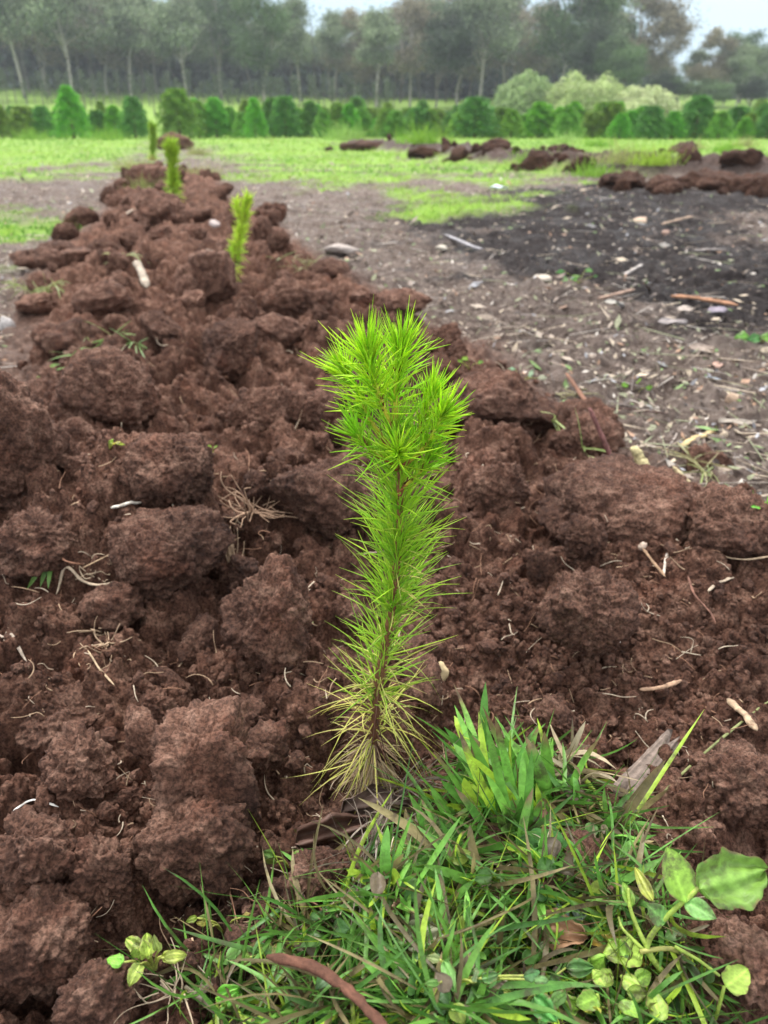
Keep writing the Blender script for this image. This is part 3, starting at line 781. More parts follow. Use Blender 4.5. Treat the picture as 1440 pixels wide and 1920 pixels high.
def ground_pts(px):  # picture points -> ground points (coarse march, shared)
    out = np.zeros((len(px), 3)); t = np.geomspace(.3, 2.2, 90)
    for k, (a, b) in enumerate(px):
        d = ray(a, b); g = H(d[0] * t, d[1] * t); z = CAM_H + d[2] * t; i = np.nonzero(z < g)[0]; i = i[0] if len(i) else 89
        out[k] = d[0] * t[i], d[1] * t[i], g[i]
    return out
def grass_tuft(poly, n, mean_dir, spread, length, width, label, droop=.25, live=.97, lift=0, seed=1, up=.0):
    r = np.random.default_rng(seed); pts = ground_pts(px_points(poly, n, r)); c = pts.mean(0)
    root = pts - c; root[:, 2] += lift * r.random(n) - .004
    d = np.array(mean_dir) + r.normal(size=(n, 3)) * spread; d[:, 2] = np.abs(d[:, 2]) + .08
    bd = r.normal(size=(n, 3)) * .16; bd[:, 2] -= droop * r.uniform(.2, 1.8, n)
    V, F, k = blades(root, d, length * r.uniform(.45, 1.15, n), width * r.uniform(.55, 1.15, n), bd, r, 7)
    T = np.repeat(grass_cols(n, live, r), k, axis=0)
    # tips brown off
    tip = np.tile(np.repeat(np.linspace(0, 1, 8), 3), n)[:, None]; br = np.repeat(r.random((n, 1)) < .2, k, axis=0)
    T = np.where(br & (tip > .8), np.array([[.20, .15, .07]]), T); T = T * (1 + .25 * (1 - tip))
    B = Bag(); B.add(V, F, T); o = B.build('grass_tuft', M['grass']); o.location = c
    return tag(o, label, 'grass tuft', 'grass tufts in the turf clod')
grass_tuft([(900, 1470), (1030, 1480), (1060, 1600), (930, 1600)], 90, (-.36, .42, .85), .24, .071, .0090, 'tallest tuft of broad grass blades fanning up left toward the seedling foot', .2, .97, seed=2)
grass_tuft([(850, 1540), (980, 1540), (980, 1690), (830, 1690)], 80, (-.5, .25, .50), .30, .058, .0080, 'tuft of grass blades lying toward the curled dead leaf', .32, .96, seed=3)
grass_tuft([(960, 1560), (1110, 1560), (1120, 1720), (970, 1720)], 70, (-.15, .1, .8), .38, .052, .0068, 'muddy tuft of grass around the scalloped leaf', .35, .92, seed=4)
grass_tuft([(720, 1640), (890, 1640), (880, 1800), (690, 1780)], 120, (-.15, .08, .6), .40, .046, .0062, 'tuft of grass above the reddish root', .35, .92, seed=5)
grass_tuft([(720, 1790), (960, 1760), (980, 1960), (740, 1960)], 90, (-.1, -.02, .7), .45, .041, .0056, 'tuft of grass at the bottom edge right of the reddish root', .3, .92, seed=6)
grass_tuft([(540, 1730), (680, 1690), (680, 1840), (540, 1880)], 60, (.1, .1, .5), .5, .030, .0028, 'sparse thin grass left of the reddish root', .35, .9, seed=7)
grass_tuft([(1120, 1500), (1200, 1600), (1190, 1700), (1110, 1620)], 20, (.35, .15, .6), .42, .055, .0065, 'few broad blades leaning right by the split grey wood', .45, .85, seed=8)
grass_tuft([(560, 1560), (620, 1600), (600, 1640), (540, 1600)], 9, (-.5, .1, .4), .4, .035, .0055, 'small tuft of blades left of the dark folded leaf', .25, .95, seed=9)
grass_tuft([(980, 1720), (1180, 1700), (1240, 1960), (1000, 1960)], 70, (.0, -.02, .7), .45, .040, .0052, 'tuft of grass under the leafy weed at the bottom right', .35, .92, seed=10)
# matted, muddy base of the turf
TURF = [(800, 1520), (890, 1450), (1010, 1430), (1120, 1490), (1180, 1580), (1220, 1690), (1280, 1810), (1320, 1990), (450, 1990), (350, 1890), (360, 1830), (480, 1780), (640, 1690), (740, 1600)]
def mat_turf():
    n = 2700; pts = ground_pts(px_points(TURF, n)); pts[:, 2] += rp.uniform(0, .012, n)
    d = rp.normal(size=(n, 3)); d[:, 2] = np.abs(d[:, 2]) * .28 + .02
    bd = rp.normal(size=(n, 3)) * .3; bd[:, 2] -= .25
    V, F, k = blades(pts, d, rp.uniform(.015, .06, n), rp.uniform(.0010, .0038, n), bd, rp, 5)
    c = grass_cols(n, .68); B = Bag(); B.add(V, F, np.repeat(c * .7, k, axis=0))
    n2 = 240; p2 = ground_pts(px_points(TURF, n2)); p2[:, 2] += rp.uniform(.002, .016, n2)   # small trampled leaves
    for p in p2:
        B.add(*leaf_grid(p, rp.normal(size=3) * [1, 1, .3] + [0, 0, .15], rp.normal(size=3) * .5 + [0, -.4, .9], rp.uniform(.007, .014), rp.uniform(.55, .95), 'oval', rp), grass_cols(1, .75)[0] * np.array([.55, .52, .75]))
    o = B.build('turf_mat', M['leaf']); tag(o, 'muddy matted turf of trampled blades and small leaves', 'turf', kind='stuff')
def leaf_grid(base, dirn, nrm, L, ratio, kind='oval', rng=rp, nu=9, nv=7, curl=.25, wave=.06):
    """a leaf blade as a small curved grid: base point, direction of the midrib, surface normal"""
    d = np.asarray(dirn, float); d = d / np.linalg.norm(d); n = np.asarray(nrm, float); n = n - (n @ d) * d; n /= np.linalg.norm(n) + 1e-9; a = np.cross(d, n)
    u = np.linspace(0, 1, nu); v = np.linspace(-1, 1, nv)
    if kind == 'oval': w = np.sin(np.pi * u ** .8) ** .75
    elif kind == 'heart': w = np.clip(1 - (2 * u - 1) ** 2, 0, 1) ** .5 * (1.2 - .55 * u) * (1 + .06 * np.sin(u * 17))
    elif kind == 'fan': w = np.clip(np.sqrt(np.clip(u, 0, 1)) * (1.05 - .35 * u ** 4), 0, 2)
    else: w = np.clip(np.sin(np.pi * u ** .75), 0, 1) ** .5 * (1 + .10 * np.sin(u * 13 + 1) + .05 * np.sin(u * 29))
    w[0] = max(w[0], .04); w[-1] = max(w[-1], .05 if kind != 'fan' else w[-1])
    ph = rng.uniform(0, 6.28); cu = curl * rng.uniform(.5, 1.4)
    U, Vv = np.meshgrid(u, v, indexing='ij')
    z = .22 * np.abs(Vv) * w[:, None] * ratio - cu * U ** 2 + wave * np.sin(U * 9 + ph) * Vv + wave * np.sin(Vv * 7 + ph)
    if kind == 'fan':
        U2 = U * (1 - .42 * Vv ** 2) * (1 + .05 * np.cos(Vv * 14)); pos = U2
    else: pos = U
    P = base + L * (pos[..., None] * d + .5 * ratio * (w[:, None] * Vv)[..., None] * a + .5 * z[..., None] * n)
    i, j = np.meshgrid(np.arange(nu - 1), np.arange(nv - 1), indexing='ij')
    Q = np.stack([i * nv + j, i * nv + j + 1, (i + 1) * nv + j + 1, (i + 1) * nv + j], -1).reshape(-1, 4)
    return P.reshape(-1, 3), Q
mat_turf()
def stalk(root, pts, r0, r1, col, name='stem', mat=None, n=14):
    B = Bag(); p = smooth_path(pts, n); V, F = tube(p, np.linspace(r0, r1, n), 6); B.add(V, F, col); return B.build(name, mat or M['clean_leaf'], root)
def leafpart(root, base, d, nrm, L, ratio, kind, col, mat=None, name='leaf', nu=15, nv=11, curl=.25, wave=.05):
    B = Bag(); V, F = leaf_grid(np.array(base), d, nrm, L, ratio, kind, rp, nu, nv, curl, wave)
    vv = np.abs(np.tile(np.linspace(-1, 1, nv), nu)); uu = np.repeat(np.linspace(0, 1, nu), nv)   # paler midrib, side veins, browned rim
    tn = 1 + .38 * np.exp(-(vv / .10) ** 2) + .13 * np.cos(uu * 30 - vv * 9) * (vv < .9) - .15 * vv
    T = np.array(col) * rp.uniform(.75, 1.15) * tn[:, None]; T = np.where((vv > .93)[:, None] & (rp.random((len(vv), 1)) < .4), np.array([[.22, .16, .07]]), T)
    B.add(V, F, T); o = B.build(name, mat or M['clean_leaf'], root)
    return o
TOCAM = np.array([0, -.55, .8])
LG, LG2, LP = (.26, .47, .06), (.17, .38, .09), (.40, .58, .10)
# leafy weed at the lower right, its stems rising toward the camera
def leafy_weed():
    b = hit(1330, 1915); root = empty('leafy_weed', b); tag(root, 'tall leafy weed with smooth oval leaves and a big wavy leaf at the lower right', 'weed'); b0 = np.array(b)
    def Z(px, py, z): return np.array(on_z(px, py, z)) - b0
    g = (.38, .52, .09)
    stalk(root, [Z(1330, 1935, .0), Z(1290, 1880, .03), Z(1225, 1800, .055), Z(1200, 1780, .06), Z(1250, 1715, .075), Z(1285, 1690, .085), Z(1310, 1665, .09)], .0019, .0012, g, n=24)
    stalk(root, [Z(1225, 1800, .055), Z(1195, 1740, .06), Z(1180, 1700, .065), Z(1178, 1665, .07)], .0014, .0009, g)
    stalk(root, [Z(1210, 1785, .057), Z(1165, 1740, .06), Z(1160, 1720, .06)], .0011, .0007, g)
    stalk(root, [Z(1200, 1785, .06), Z(1255, 1775, .06), Z(1295, 1795, .05), Z(1300, 1860, .03), Z(1285, 1930, .01)], .0013, .0009, (.42, .42, .12))
    stalk(root, [Z(1265, 1775, .06), Z(1310, 1800, .06), Z(1350, 1830, .06)], .0010, .0007, g)
    stalk(root, [Z(1320, 1960, .0), Z(1345, 1900, .04), Z(1358, 1850, .055)], .0012, .0008, g)
    D = lambda a, b: b - a
    leafpart(root, Z(1285, 1692, .085), D(Z(1285, 1692, .085), Z(1258, 1605, .098)), TOCAM + [.2, 0, 0], .025, .72, 'oval', LG, curl=.1, wave=.02)
    leafpart(root, Z(1283, 1690, .084), D(Z(1283, 1690, .084), Z(1335, 1718, .086)), TOCAM, .0155, .62, 'oval', LG2, curl=.1, wave=.03)
    leafpart(root, Z(1248, 1730, .073), D(Z(1248, 1730, .073), Z(1218, 1700, .08)), TOCAM, .0125, .8, 'oval', LG2, curl=.1, wave=.03)
    big = leafpart(root, Z(1310, 1668, .09), D(Z(1310, 1668, .09), Z(1475, 1620, .088)), TOCAM + [0, .1, 0], .040, .66, 'wavy', (.17, .31, .055), M['leaf'], nu=25, nv=15, curl=.06, wave=.10)
    big['label'] = 'big wavy-edged leaf smeared with mud at the right edge'
    leafpart(root, Z(1225, 1690, .08), D(Z(1225, 1690, .08), Z(1180, 1610, .085)), TOCAM + [-.6, 0, 0], .018, .35, 'oval', (.40, .45, .08), M['leaf'])
    leafpart(root, Z(1360, 1850, .055), D(Z(1350, 1860, .055), Z(1385, 1835, .06)), TOCAM, .014, .95, 'heart', LP)
    leafpart(root, Z(1185, 1700, .065), D(Z(1185, 1700, .065), Z(1168, 1650, .07)), TOCAM, .012, .5, 'oval', LG)
    for (x, y, x2, y2, L) in ((1205, 1790, 1120, 1780, .019), (1180, 1800, 1140, 1760, .013), (1150, 1830, 1100, 1840, .011), (1165, 1835, 1195, 1850, .010), (1190, 1840, 1240, 1815, .010), (1120, 1870, 1070, 1890, .012), (1160, 1880, 1200, 1905, .011), (1135, 1850, 1110, 1815, .009), (1175, 1860, 1220, 1865, .010), (1235, 1915, 1230, 1880, .014)):
        leafpart(root, Z(x, y, .05), D(Z(x, y, .05), Z(x2, y2, .052)), TOCAM + rp.normal(size=3) * .25, L, .8, 'heart' if L > .0105 else 'oval', (LP, LG)[int(rp.random() < .4)])
    stalk(root, [Z(1240, 1960, .0), Z(1200, 1890, .03), Z(1165, 1830, .05)], .0012, .0009, g)
    stalk(root, [Z(1120, 1990, .0), Z(1130, 1920, .03), Z(1120, 1865, .05)], .0012, .0009, g)
    return root
leafy_weed()
def scalloped():
    b = hit(1030, 1690); root = empty('scalloped_weed', b); tag(root, 'single round scalloped mallow leaf on a short stalk in the turf', 'weed'); b0 = np.array(b)
    Z = lambda px, py, z: np.array(on_z(px, py, z)) - b0
    c = Z(1008, 1592, .045); stalk(root, [np.zeros(3), Z(1022, 1640, .035), c], .0010, .0008, (.35, .45, .1))
    # round scalloped leaf: a lobed disc
    n, m = 48, 8; B = Bag(); a = np.linspace(.45, 6.28 - .45, n); rr = np.linspace(0, 1, m)
    d = np.array([-.15, .35, .9]); d /= np.linalg.norm(d); nn = TOCAM / np.linalg.norm(TOCAM); nn = nn - (nn @ d) * d; nn /= np.linalg.norm(nn); s = np.cross(d, nn)
    ed = 1 + .07 * np.abs(np.sin(a * 6.5)) - .04; A, RR = np.meshgrid(a, rr, indexing='ij')
    z = .16 * np.cos(A * 7) * RR ** 2 * .5 + .25 * RR ** 2
    P = c + .0135 * ((-np.cos(A) * RR * ed[:, None])[..., None] * d + (np.sin(A) * RR * ed[:, None] * 1.25)[..., None] * s + z[..., None] * nn * .8)
    i, j = np.meshgrid(np.arange(n - 1), np.arange(m - 1), indexing='ij'); Q = np.stack([i * m + j, i * m + j + 1, (i + 1) * m + j + 1, (i + 1) * m + j], -1).reshape(-1, 4)
    B.add(P.reshape(-1, 3), Q, (.17, .42, .13)); B.build('leaf', M['clean_leaf'], root)
scalloped()
def small_weed(px, py, n, L, label, col=LP, spread=60, z=.02, group=None, kind='heart', mat=None, name='small_weed'):
    b = hit(px, py); root = empty(name, b); tag(root, label, 'weed', group); b0 = np.array(b)
    for k in range(n):
        x, y = px + rp.normal() * spread * .5, py - abs(rp.normal()) * spread * .35 - 4
        c = np.array(on_z(x, y, b.z + z * rp.uniform(.5, 1.2))) - b0
        if np.linalg.norm(c) > .12: c *= .12 / np.linalg.norm(c)
        stalk(root, [np.array([0, 0, -.003]), c * .5 + [0, 0, .004], c], .0007, .0005, (.45, .50, .12), n=7)
        dd = np.array([c[0] * 3 + rp.normal() * .01, rp.normal() * .012, .012 + .01 * rp.normal()])
        leafpart(root, c, dd, TOCAM + rp.normal(size=3) * .35, L * .68 * rp.uniform(.55, 1.25), rp.uniform(.5, .9), kind, np.array(col) * rp.uniform(.65, 1.15, 3), mat, nu=11, nv=9, curl=.4, wave=.16)
    return root
small_weed(290, 1815, 9, .013, 'pale green clover-like weed at the left end of the turf', LP, 60)
small_weed(740, 1590, 3, .013, 'three small lime leaves standing over the grass tuft', (.42, .62, .07), 20, .035)
small_weed(545, 1625, 4, .012, 'small sprig with oval leaves under the dark folded leaf', (.20, .38, .08), 30, .02, None, 'oval')
small_weed(420, 1745, 5, .010, 'thin yellow-green sprig below the rounded clod', (.34, .46, .09), 60, .02, None, 'oval')
small_weed(410, 1905, 4, .016, 'bright leaf cluster at the bottom edge left of the reddish root', LG, 60, .012)
small_weed(520, 1800, 6, .011, 'muddy small-leaved weed at the left tip of the reddish root', (.22, .36, .10), 60, .015, None, 'oval', M['leaf'])
small_weed(850, 1850, 9, .016, 'cluster of muddy rounded leaves in the middle of the turf', (.20, .38, .12), 110, .03, None, 'heart', M['leaf'])
small_weed(940, 1790, 7, .015, 'grey-green rounded leaves beside the bleached leaf scrap', (.24, .40, .17), 80, .03, None, 'heart', M['leaf'])
small_weed(1060, 1740, 8, .015, 'grey-green muddy leaves under the scalloped leaf', (.19, .27, .15), 70, .02, None, 'heart', M['leaf'])
small_weed(1090, 1900, 10, .018, 'low light green leaves at the bottom edge beside the leafy weed', LP, 100, .03)
small_weed(980, 1890, 7, .017, 'dull green leaves at the bottom edge right of centre', LG2, 90, .03, None, 'oval', M['leaf'])
small_weed(975, 715, 4, .022, 'wilted pale weed lying on the mud right of the seedling tip', (.50, .58, .36), 40, .03, None, 'oval')
small_weed(880, 690, 4, .016, 'small green sprout between the ridge and the mud', LG, 30, .03)
small_weed(205, 838, 3, .012, 'tiny yellow-green sprout on the left clods', (.42, .55, .06), 24, .012)
small_weed(400, 855, 3, .010, 'tiny bright sprout beside the smooth rounded clod', (.34, .56, .08), 20, .012)
small_weed(1085, 530, 8, .035, 'low green weed patch on the edge of the ash', LG2, 50, .03)
small_weed(1430, 640, 4, .06, 'green leaf at the right edge of the mud', LG2, 26, .04, None, 'oval')
small_weed(1430, 965, 6, .018, 'small green weed at the right edge beside the bank', LG, 40, .02)
small_weed(1195, 735, 3, .025, 'green and white leaf scrap among the litter', LG, 20, .01, None, 'oval')
# limp wisp of pulled grass over the reddish clod, and others
def wisp(pts_px, n, L, W, label, cols, seed, lift=.02, spread=.5):
    r = np.random.default_rng(seed); P = np.array([tuple(hit(a, b, lift)) for a, b in pts_px]); t = r.random(n) * (len(P) - 1); i = np.minimum(t.astype(int), len(P) - 2)
    q = P[i] + (P[i + 1] - P[i]) * (t - i)[:, None]; c = q.mean(0); d = (P[i + 1] - P[i]); d /= np.linalg.norm(d, axis=1)[:, None]; d = d * np.where(r.random((n, 1)) < .5, 1, -1) + r.normal(size=(n, 3)) * spread * [1, 1, .5] + [0, 0, .12]
    bd = r.normal(size=(n, 3)) * .2; bd[:, 2] -= .35
    V, F, k = blades(q - c, d, L * r.uniform(.5, 1.2, n), W * r.uniform(.6, 1.2, n), bd, r, 6)
    k_ = r.random((n, 1)); B = Bag(); B.add(V, F, np.repeat(np.array(cols[0]) * (1 - k_) + np.array(cols[1]) * k_, k, axis=0)); o = B.build('grass_wisp', M['grass']); o.location = c
    return tag(o, label, 'grass wisp')
wisp([(130, 690), (170, 665), (215, 650), (270, 665)], 60, .07, .0035, 'limp wisp of green grass draped over the reddish clod at left', [(.16, .30, .09), (.30, .42, .15)], 71)
wisp([(75, 720), (95, 705)], 10, .05, .008, 'few limp leaf blades at the left foot of the grass wisp', [(.22, .36, .10), (.30, .45, .15)], 72, .01)
wisp([(1020, 800), (1080, 850), (1100, 880)], 16, .09, .003, 'pulled green grass stalks on the clods by the crossed sticks', [(.22, .38, .08), (.40, .46, .18)], 73)
wisp([(1040, 745), (1090, 750)], 14, .08, .003, 'pale dry grass caught by the reddish stick end', [(.40, .38, .20), (.45, .42, .26)], 74, .01)
wisp([(520, 500), (600, 500), (560, 520)], 60, .08, .004, 'tangled dull grass right of the second seedling', [(.22, .25, .10), (.30, .28, .14)], 75)
wisp([(20, 540), (80, 560), (110, 545)], 90, .07, .004, 'mat of dry pale grass at the left edge of the ridge', [(.34, .33, .16), (.26, .34, .10)], 76)
wisp([(200, 490), (250, 490)], 16, .07, .006, 'pale green plant scraps on the ridge left of the second seedling', [(.36, .42, .18), (.45, .45, .22)], 77)
wisp([(120, 1030), (90, 1060)], 4, .03, .006, 'short green blade lying across the rootlets at left', [(.14, .30, .07), (.2, .36, .09)], 78, .006, .2)
wisp([(1290, 880), (1330, 920)], 30, .08, .003, 'dry grass clump under the pale straw at right', [(.32, .28, .14), (.24, .30, .10)], 79)
wisp([(800, 1480), (740, 1500), (700, 1600), (660, 1700)], 90, .06, .0012, 'wiry grey dead roots and stems between the seedling and the turf', [(.20, .16, .13), (.30, .25, .2)], 80, .012, .35)
wisp([(1010, 1440), (1060, 1470), (1110, 1520)], 46, .06, .0045, 'bleached dry grass strands along the top of the turf', [(.42, .33, .2), (.30, .26, .17)], 81, .012, .5)
# dead leaves
def dead_leaf(pts, nrm, L, ratio, label, col, curl=.3, wave=.12, kind='wavy', lift=.012):
    b = hit(*pts[0], lift); e = np.array(on_z(*pts[1], b.z + .004))
    o_ = np.array(b); B = Bag(); V, F = leaf_grid(np.zeros(3), e - o_, nrm, L, ratio, kind, rp, 19, 13, curl, wave); B.add(V, F, col)
    o = B.build('dead_leaf', M['dead_leaf']); o.location = b; return tag(o, label, 'leaf', 'dead leaves')
dead_leaf([(640, 1545), (760, 1500)], (.1, -.8, .5), .050, .60, 'curled grey-brown dead leaf against the foot of the seedling', (.16, .11, .09), -.25, .30, lift=.012)
dead_leaf([(555, 1600), (690, 1545)], (-.2, -.7, .6), .056, .45, 'dark brown folded dead leaf left of the grass tuft', (.11, .06, .045), .2, .30, lift=.010)
dead_leaf([(600, 1710), (585, 1650)], (.2, -.5, .8), .026, .8, 'purplish grey dead leaf scrap beside the sparse thin grass', (.15, .11, .11), .2, .2)
dead_leaf([(985, 1780), (1050, 1745)], (.1, -.5, .8), .03, .6, 'orange-brown dead leaf in the turf below the scalloped leaf', (.32, .18, .10), .2, .15, lift=.02)
dead_leaf([(1100, 1800), (1200, 1800)], (.1, -.5, .8), .03, .4, 'yellow dead leaf behind the leafy weed stems', (.50, .36, .09), .1, .1, lift=.02)
dead_leaf([(760, 1790), (800, 1750)], (.1, -.4, .8), .022, .7, 'bleached leaf scrap in the middle of the turf', (.26, .27, .17), .15, .15, lift=.012)
# ---------------------------------------------------------------- sticks, roots, stones and litter
rd = np.random.default_rng(91)
def stick(pts, wpx, label, col, name='stick', cat='stick', mat=None, lift=.004, group=None, jit=.05, sides=7, flat=None, upright=False):
    e0, e1 = hit(*pts[0]), hit(*pts[-1])
    if upright: e0 = on_y(pts[0][0], pts[0][1], e1.y + .015)
    dep = depth_of(e0); r = wpx * .5 * dep / FPX
    q = smooth_path([(a, b, 0) for a, b in pts], 12); P = []
    for k, (a, b, _) in enumerate(q):
        u = k / 11; p = np.array(on_y(a, b, e0.y * (1 - u) + e1.y * u) if upright else on_z(a, b, e0.z * (1 - u) + e1.z * u + r + lift)); g_ = hz(p[0], p[1]) + r * .5
        if g_ > p[2] and g_ - p[2] < .05: p[2] = g_
        P.append(p)
    P = np.array(P)
    P[1:-1, 2] = (P[:-2, 2] + 2 * P[1:-1, 2] + P[2:, 2]) / 4
    c = P.mean(0); n = 22; path = smooth_path(P - c, n); path[1:-1] += rd.normal(size=(n - 2, 3)) * r * jit
    k = np.arange(n); rad = r * (.92 + .08 * np.sin(k * .4 + rd.uniform(0, 6)) + .04 * np.sin(k * 1.7 + rd.uniform(0, 6)) + jit * rd.normal(size=n)); rad[0] *= .45; rad[1] *= .8; rad[-3:] *= [.8, .6, .2]
    col = np.array(col) * .82
    B = Bag(); V, F = tube(path, rad, sides)
    ctr = np.concatenate([np.repeat(path, sides, axis=0), path[:1], path[-1:]]); V[:, 2] = ctr[:, 2] + (V[:, 2] - ctr[:, 2]) * .62
    tn = np.concatenate([np.repeat(.85 + .3 * (np.sin(k * .8 + rd.uniform(0, 6)) > .2), sides), [.5, .5]])[:, None]
    B.add(V, F, np.array(col) * tn * (1 + .12 * rd.normal(size=(len(V), 1)))); o = B.build(name, mat or M['wood'], smooth=True); o.location = c
    return tag(o, label, cat, group)
BR, TAN, PAL, GREY = (.20, .10, .065), (.40, .28, .15), (.58, .47, .28), (.24, .20, .17)
stick([(500, 1793), (560, 1803), (610, 1822), (660, 1865), (700, 1900), (745, 1960)], 19, 'thick reddish-brown root lying across the turf at the bottom', (.13, .058, .038), 'root', 'root', M['root'], .044, None, .09, 12)
stick([(-20, 1755), (20, 1768), (50, 1790)], 22, 'reddish root end at the left edge near the bottom', (.24, .10, .06), 'root', 'root', M['root'], .002)
stick([(1062, 700), (1100, 755), (1130, 800), (1160, 835)], 10, 'long reddish stick, the upper arm of the crossed pair on the mud', BR)
stick([(1105, 765), (1125, 810), (1155, 880)], 11, 'reddish stick sloping down to the bank from the crossed pair', (.22, .10, .09), upright=True)
stick([(1110, 762), (1190, 768), (1255, 776)], 6, 'thin dark twig lying level from the crossed sticks', (.10, .06, .05))
stick([(1188, 838), (1205, 870), (1222, 915)], 26, 'thick pale straw stalk standing against the right bank', (.58, .50, .27), 'straw_stalk', 'straw', M['wood'], .004, None, .06, upright=True)
stick([(1262, 875), (1300, 915), (1325, 935)], 12, 'pale straw leaning below the dark upright clod', PAL, 'straw_stalk', 'straw', upright=True)
stick([(1225, 915), (1310, 908)], 7, 'pinkish stick lying level behind the wide clod', (.30, .17, .14))
stick([(1255, 940), (1290, 920), (1318, 905)], 9, 'brown stick slanting across the level pinkish stick', (.25, .14, .12))
stick([(1300, 908), (1380, 905), (1460, 905)], 4, 'thin grey twig running to the right edge', (.30, .25, .21))
stick([(1275, 838), (1310, 822), (1345, 803)], 13, 'pale yellow splinter of wood on the mud', (.62, .48, .25), 'wood_splinter', 'wood splinter')
stick([(1250, 842), (1290, 800), (1302, 782)], 5, 'thin grey twig beside the pale yellow splinter', (.34, .29, .26))
stick([(1205, 1028), (1228, 1058), (1248, 1082)], 7, 'brown split twig below the wide flat-topped clod', (.33, .21, .13))
stick([(1254, 1030), (1247, 1055), (1244, 1080)], 6, 'crooked white root fragment upright on the right bank', (.60, .52, .44), 'root_fragment', 'root', M['root'])
stick([(1345, 1025), (1355, 1045), (1400, 1050), (1450, 1042)], 5, 'pale branching rootlet at the right edge of the bank', (.50, .37, .25), 'rootlet', 'root', M['root'])
stick([(1328, 1108), (1345, 1092), (1378, 1085)], 7, 'curved pale bark sliver on the right bank', (.50, .40, .30), 'bark_sliver', 'bark')
stick([(1290, 1080), (1300, 1115), (1335, 1150), (1342, 1170)], 5, 'thin brown root curving down the right bank', (.22, .11, .08), 'rootlet', 'root', M['root'])
stick([(1200, 1293), (1240, 1290), (1278, 1275)], 10, 'pale brown twig lying on the slope above the split grey wood', (.42, .27, .18))
stick([(1365, 1310), (1395, 1340), (1420, 1370)], 16, 'pale peeling stick at the right edge', (.46, .33, .22))
stick([(1240, 1490), (1300, 1430), (1370, 1370), (1450, 1310)], 6, 'long thin green-brown stalk running to the right edge', (.22, .24, .10), 'plant_stalk', 'stalk')
stick([(208, 952), (240, 945), (266, 942)], 9, 'short white stick lying on the left clods', (.66, .60, .52))
stick([(215, 1090), (190, 1100), (130, 1085), (105, 1115)], 7, 'pale crooked root lying in the rootlet tangle at left', (.56, .44, .32), 'root_fragment', 'root', M['root'])
stick([(155, 1065), (185, 1050), (215, 1035)], 4, 'thin tan root arching over the dark soil at left', (.46, .32, .2), 'rootlet', 'root', M['root'])
stick([(90, 990), (95, 1030), (125, 1055), (155, 1058)], 5, 'reddish rootlet loop on the left clods', (.34, .17, .11), 'rootlet', 'root', M['root'])
stick([(-10, 1185), (25, 1210), (50, 1240)], 6, 'pale root end at the left edge', (.55, .45, .36), 'rootlet', 'root', M['root'])
stick([(165, 1220), (190, 1260), (215, 1285)], 4, 'tan rootlet running down the slab at left', (.46, .34, .22), 'rootlet', 'root', M['root'])
stick([(335, 1250), (360, 1222), (398, 1205)], 5, 'pale brown twig resting on crumbs left of the peaked clod', (.48, .36, .25))
stick([(25, 1520), (60, 1497), (110, 1513)], 5, 'bent white straw at the lower left', (.68, .66, .62), 'straw_stalk', 'straw')
stick([(300, 1585), (305, 1540), (330, 1517), (375, 1543)], 5, 'tan forked rootlet under the squared block', (.46, .32, .2), 'rootlet', 'root', M['root'])
stick([(75, 1555), (115, 1552), (120, 1570)], 4, 'looped tan rootlet at the lower left', (.46, .36, .24), 'rootlet', 'root', M['root'])
stick([(68, 1715), (80, 1690), (90, 1672)], 9, 'flat orange bark strip at the lower left', (.42, .24, .14), 'bark_strip', 'bark')
stick([(75, 1575), (90, 1605), (105, 1625)], 18, 'grey weathered chip standing in the lower left soil', (.30, .25, .23), 'wood_chip', 'wood chip')
stick([(575, 1130), (572, 1155), (588, 1168)], 4, 'small curved green needle left of the seedling', (.45, .55, .22), 'fallen_needle', 'needle')
stick([(255, 490), (268, 515), (275, 540)], 16, 'flat grey driftwood-like chip standing on the ridge', (.42, .35, .28), 'wood_chip', 'wood chip')
stick([(385, 470), (425, 480)], 14, 'short brown stick at the foot of the second seedling', (.26, .18, .14))
stick([(1258, 555), (1300, 558), (1385, 572)], 12, 'orange-ended stick on the dark ash', (.42, .22, .13))
stick([(1120, 560), (1160, 550), (1190, 542)], 9, 'pale brown stick at the near edge of the ash', (.38, .26, .2))
stick([(1170, 515), (1205, 495)], 7, 'pale straight splinter on the ash', (.5, .45, .42), 'wood_splinter', 'wood splinter')
stick([(835, 440), (870, 455), (905, 470)], 8, 'pale bluish stick at the left tip of the ash', (.42, .40, .42))
stick([(1300, 470), (1360, 468)], 9, 'grey stick lying on the mud at upper right', (.3, .26, .24))
stick([(1240, 420), (1300, 405)], 7, 'light brown stick far across the ash', (.42, .3, .22))
stick([(230, 405), (270, 388), (298, 370)], 6, 'pale twig lying on the far ridge', (.4, .31, .24))
def fibre_bundle(px, py, hpx, n, label, col):
    g = hit(px, py + hpx * .5); L = hpx * depth_of(g) / FPX; B = Bag()
    for k in range(n):
        a = np.array([rd.normal() * L * .13, rd.normal() * L * .05, 0]); e = a * rd.uniform(.6, 2.0) + np.array([rd.normal() * L * .06 - L * .1, L * .25, L * rd.uniform(.5, 1.0)])
        V, F = tube(smooth_path([a, (a + e) / 2 + rd.normal(size=3) * L * .04, e], 8), np.linspace(.0009, .0004, 8), 5); B.add(V, F, np.array(col) * rd.uniform(.6, 1.3))
    o = B.build('fibre_bundle', M['root']); o.location = g; tag(o, label, 'fibre')
fibre_bundle(445, 1130, 50, 16, 'short reddish fibre bundle above the peaked clod', (.22, .12, .09))
fibre_bundle(428, 1020, 66, 20, 'frayed pale bark fibres below the root tangle', (.34, .24, .16))
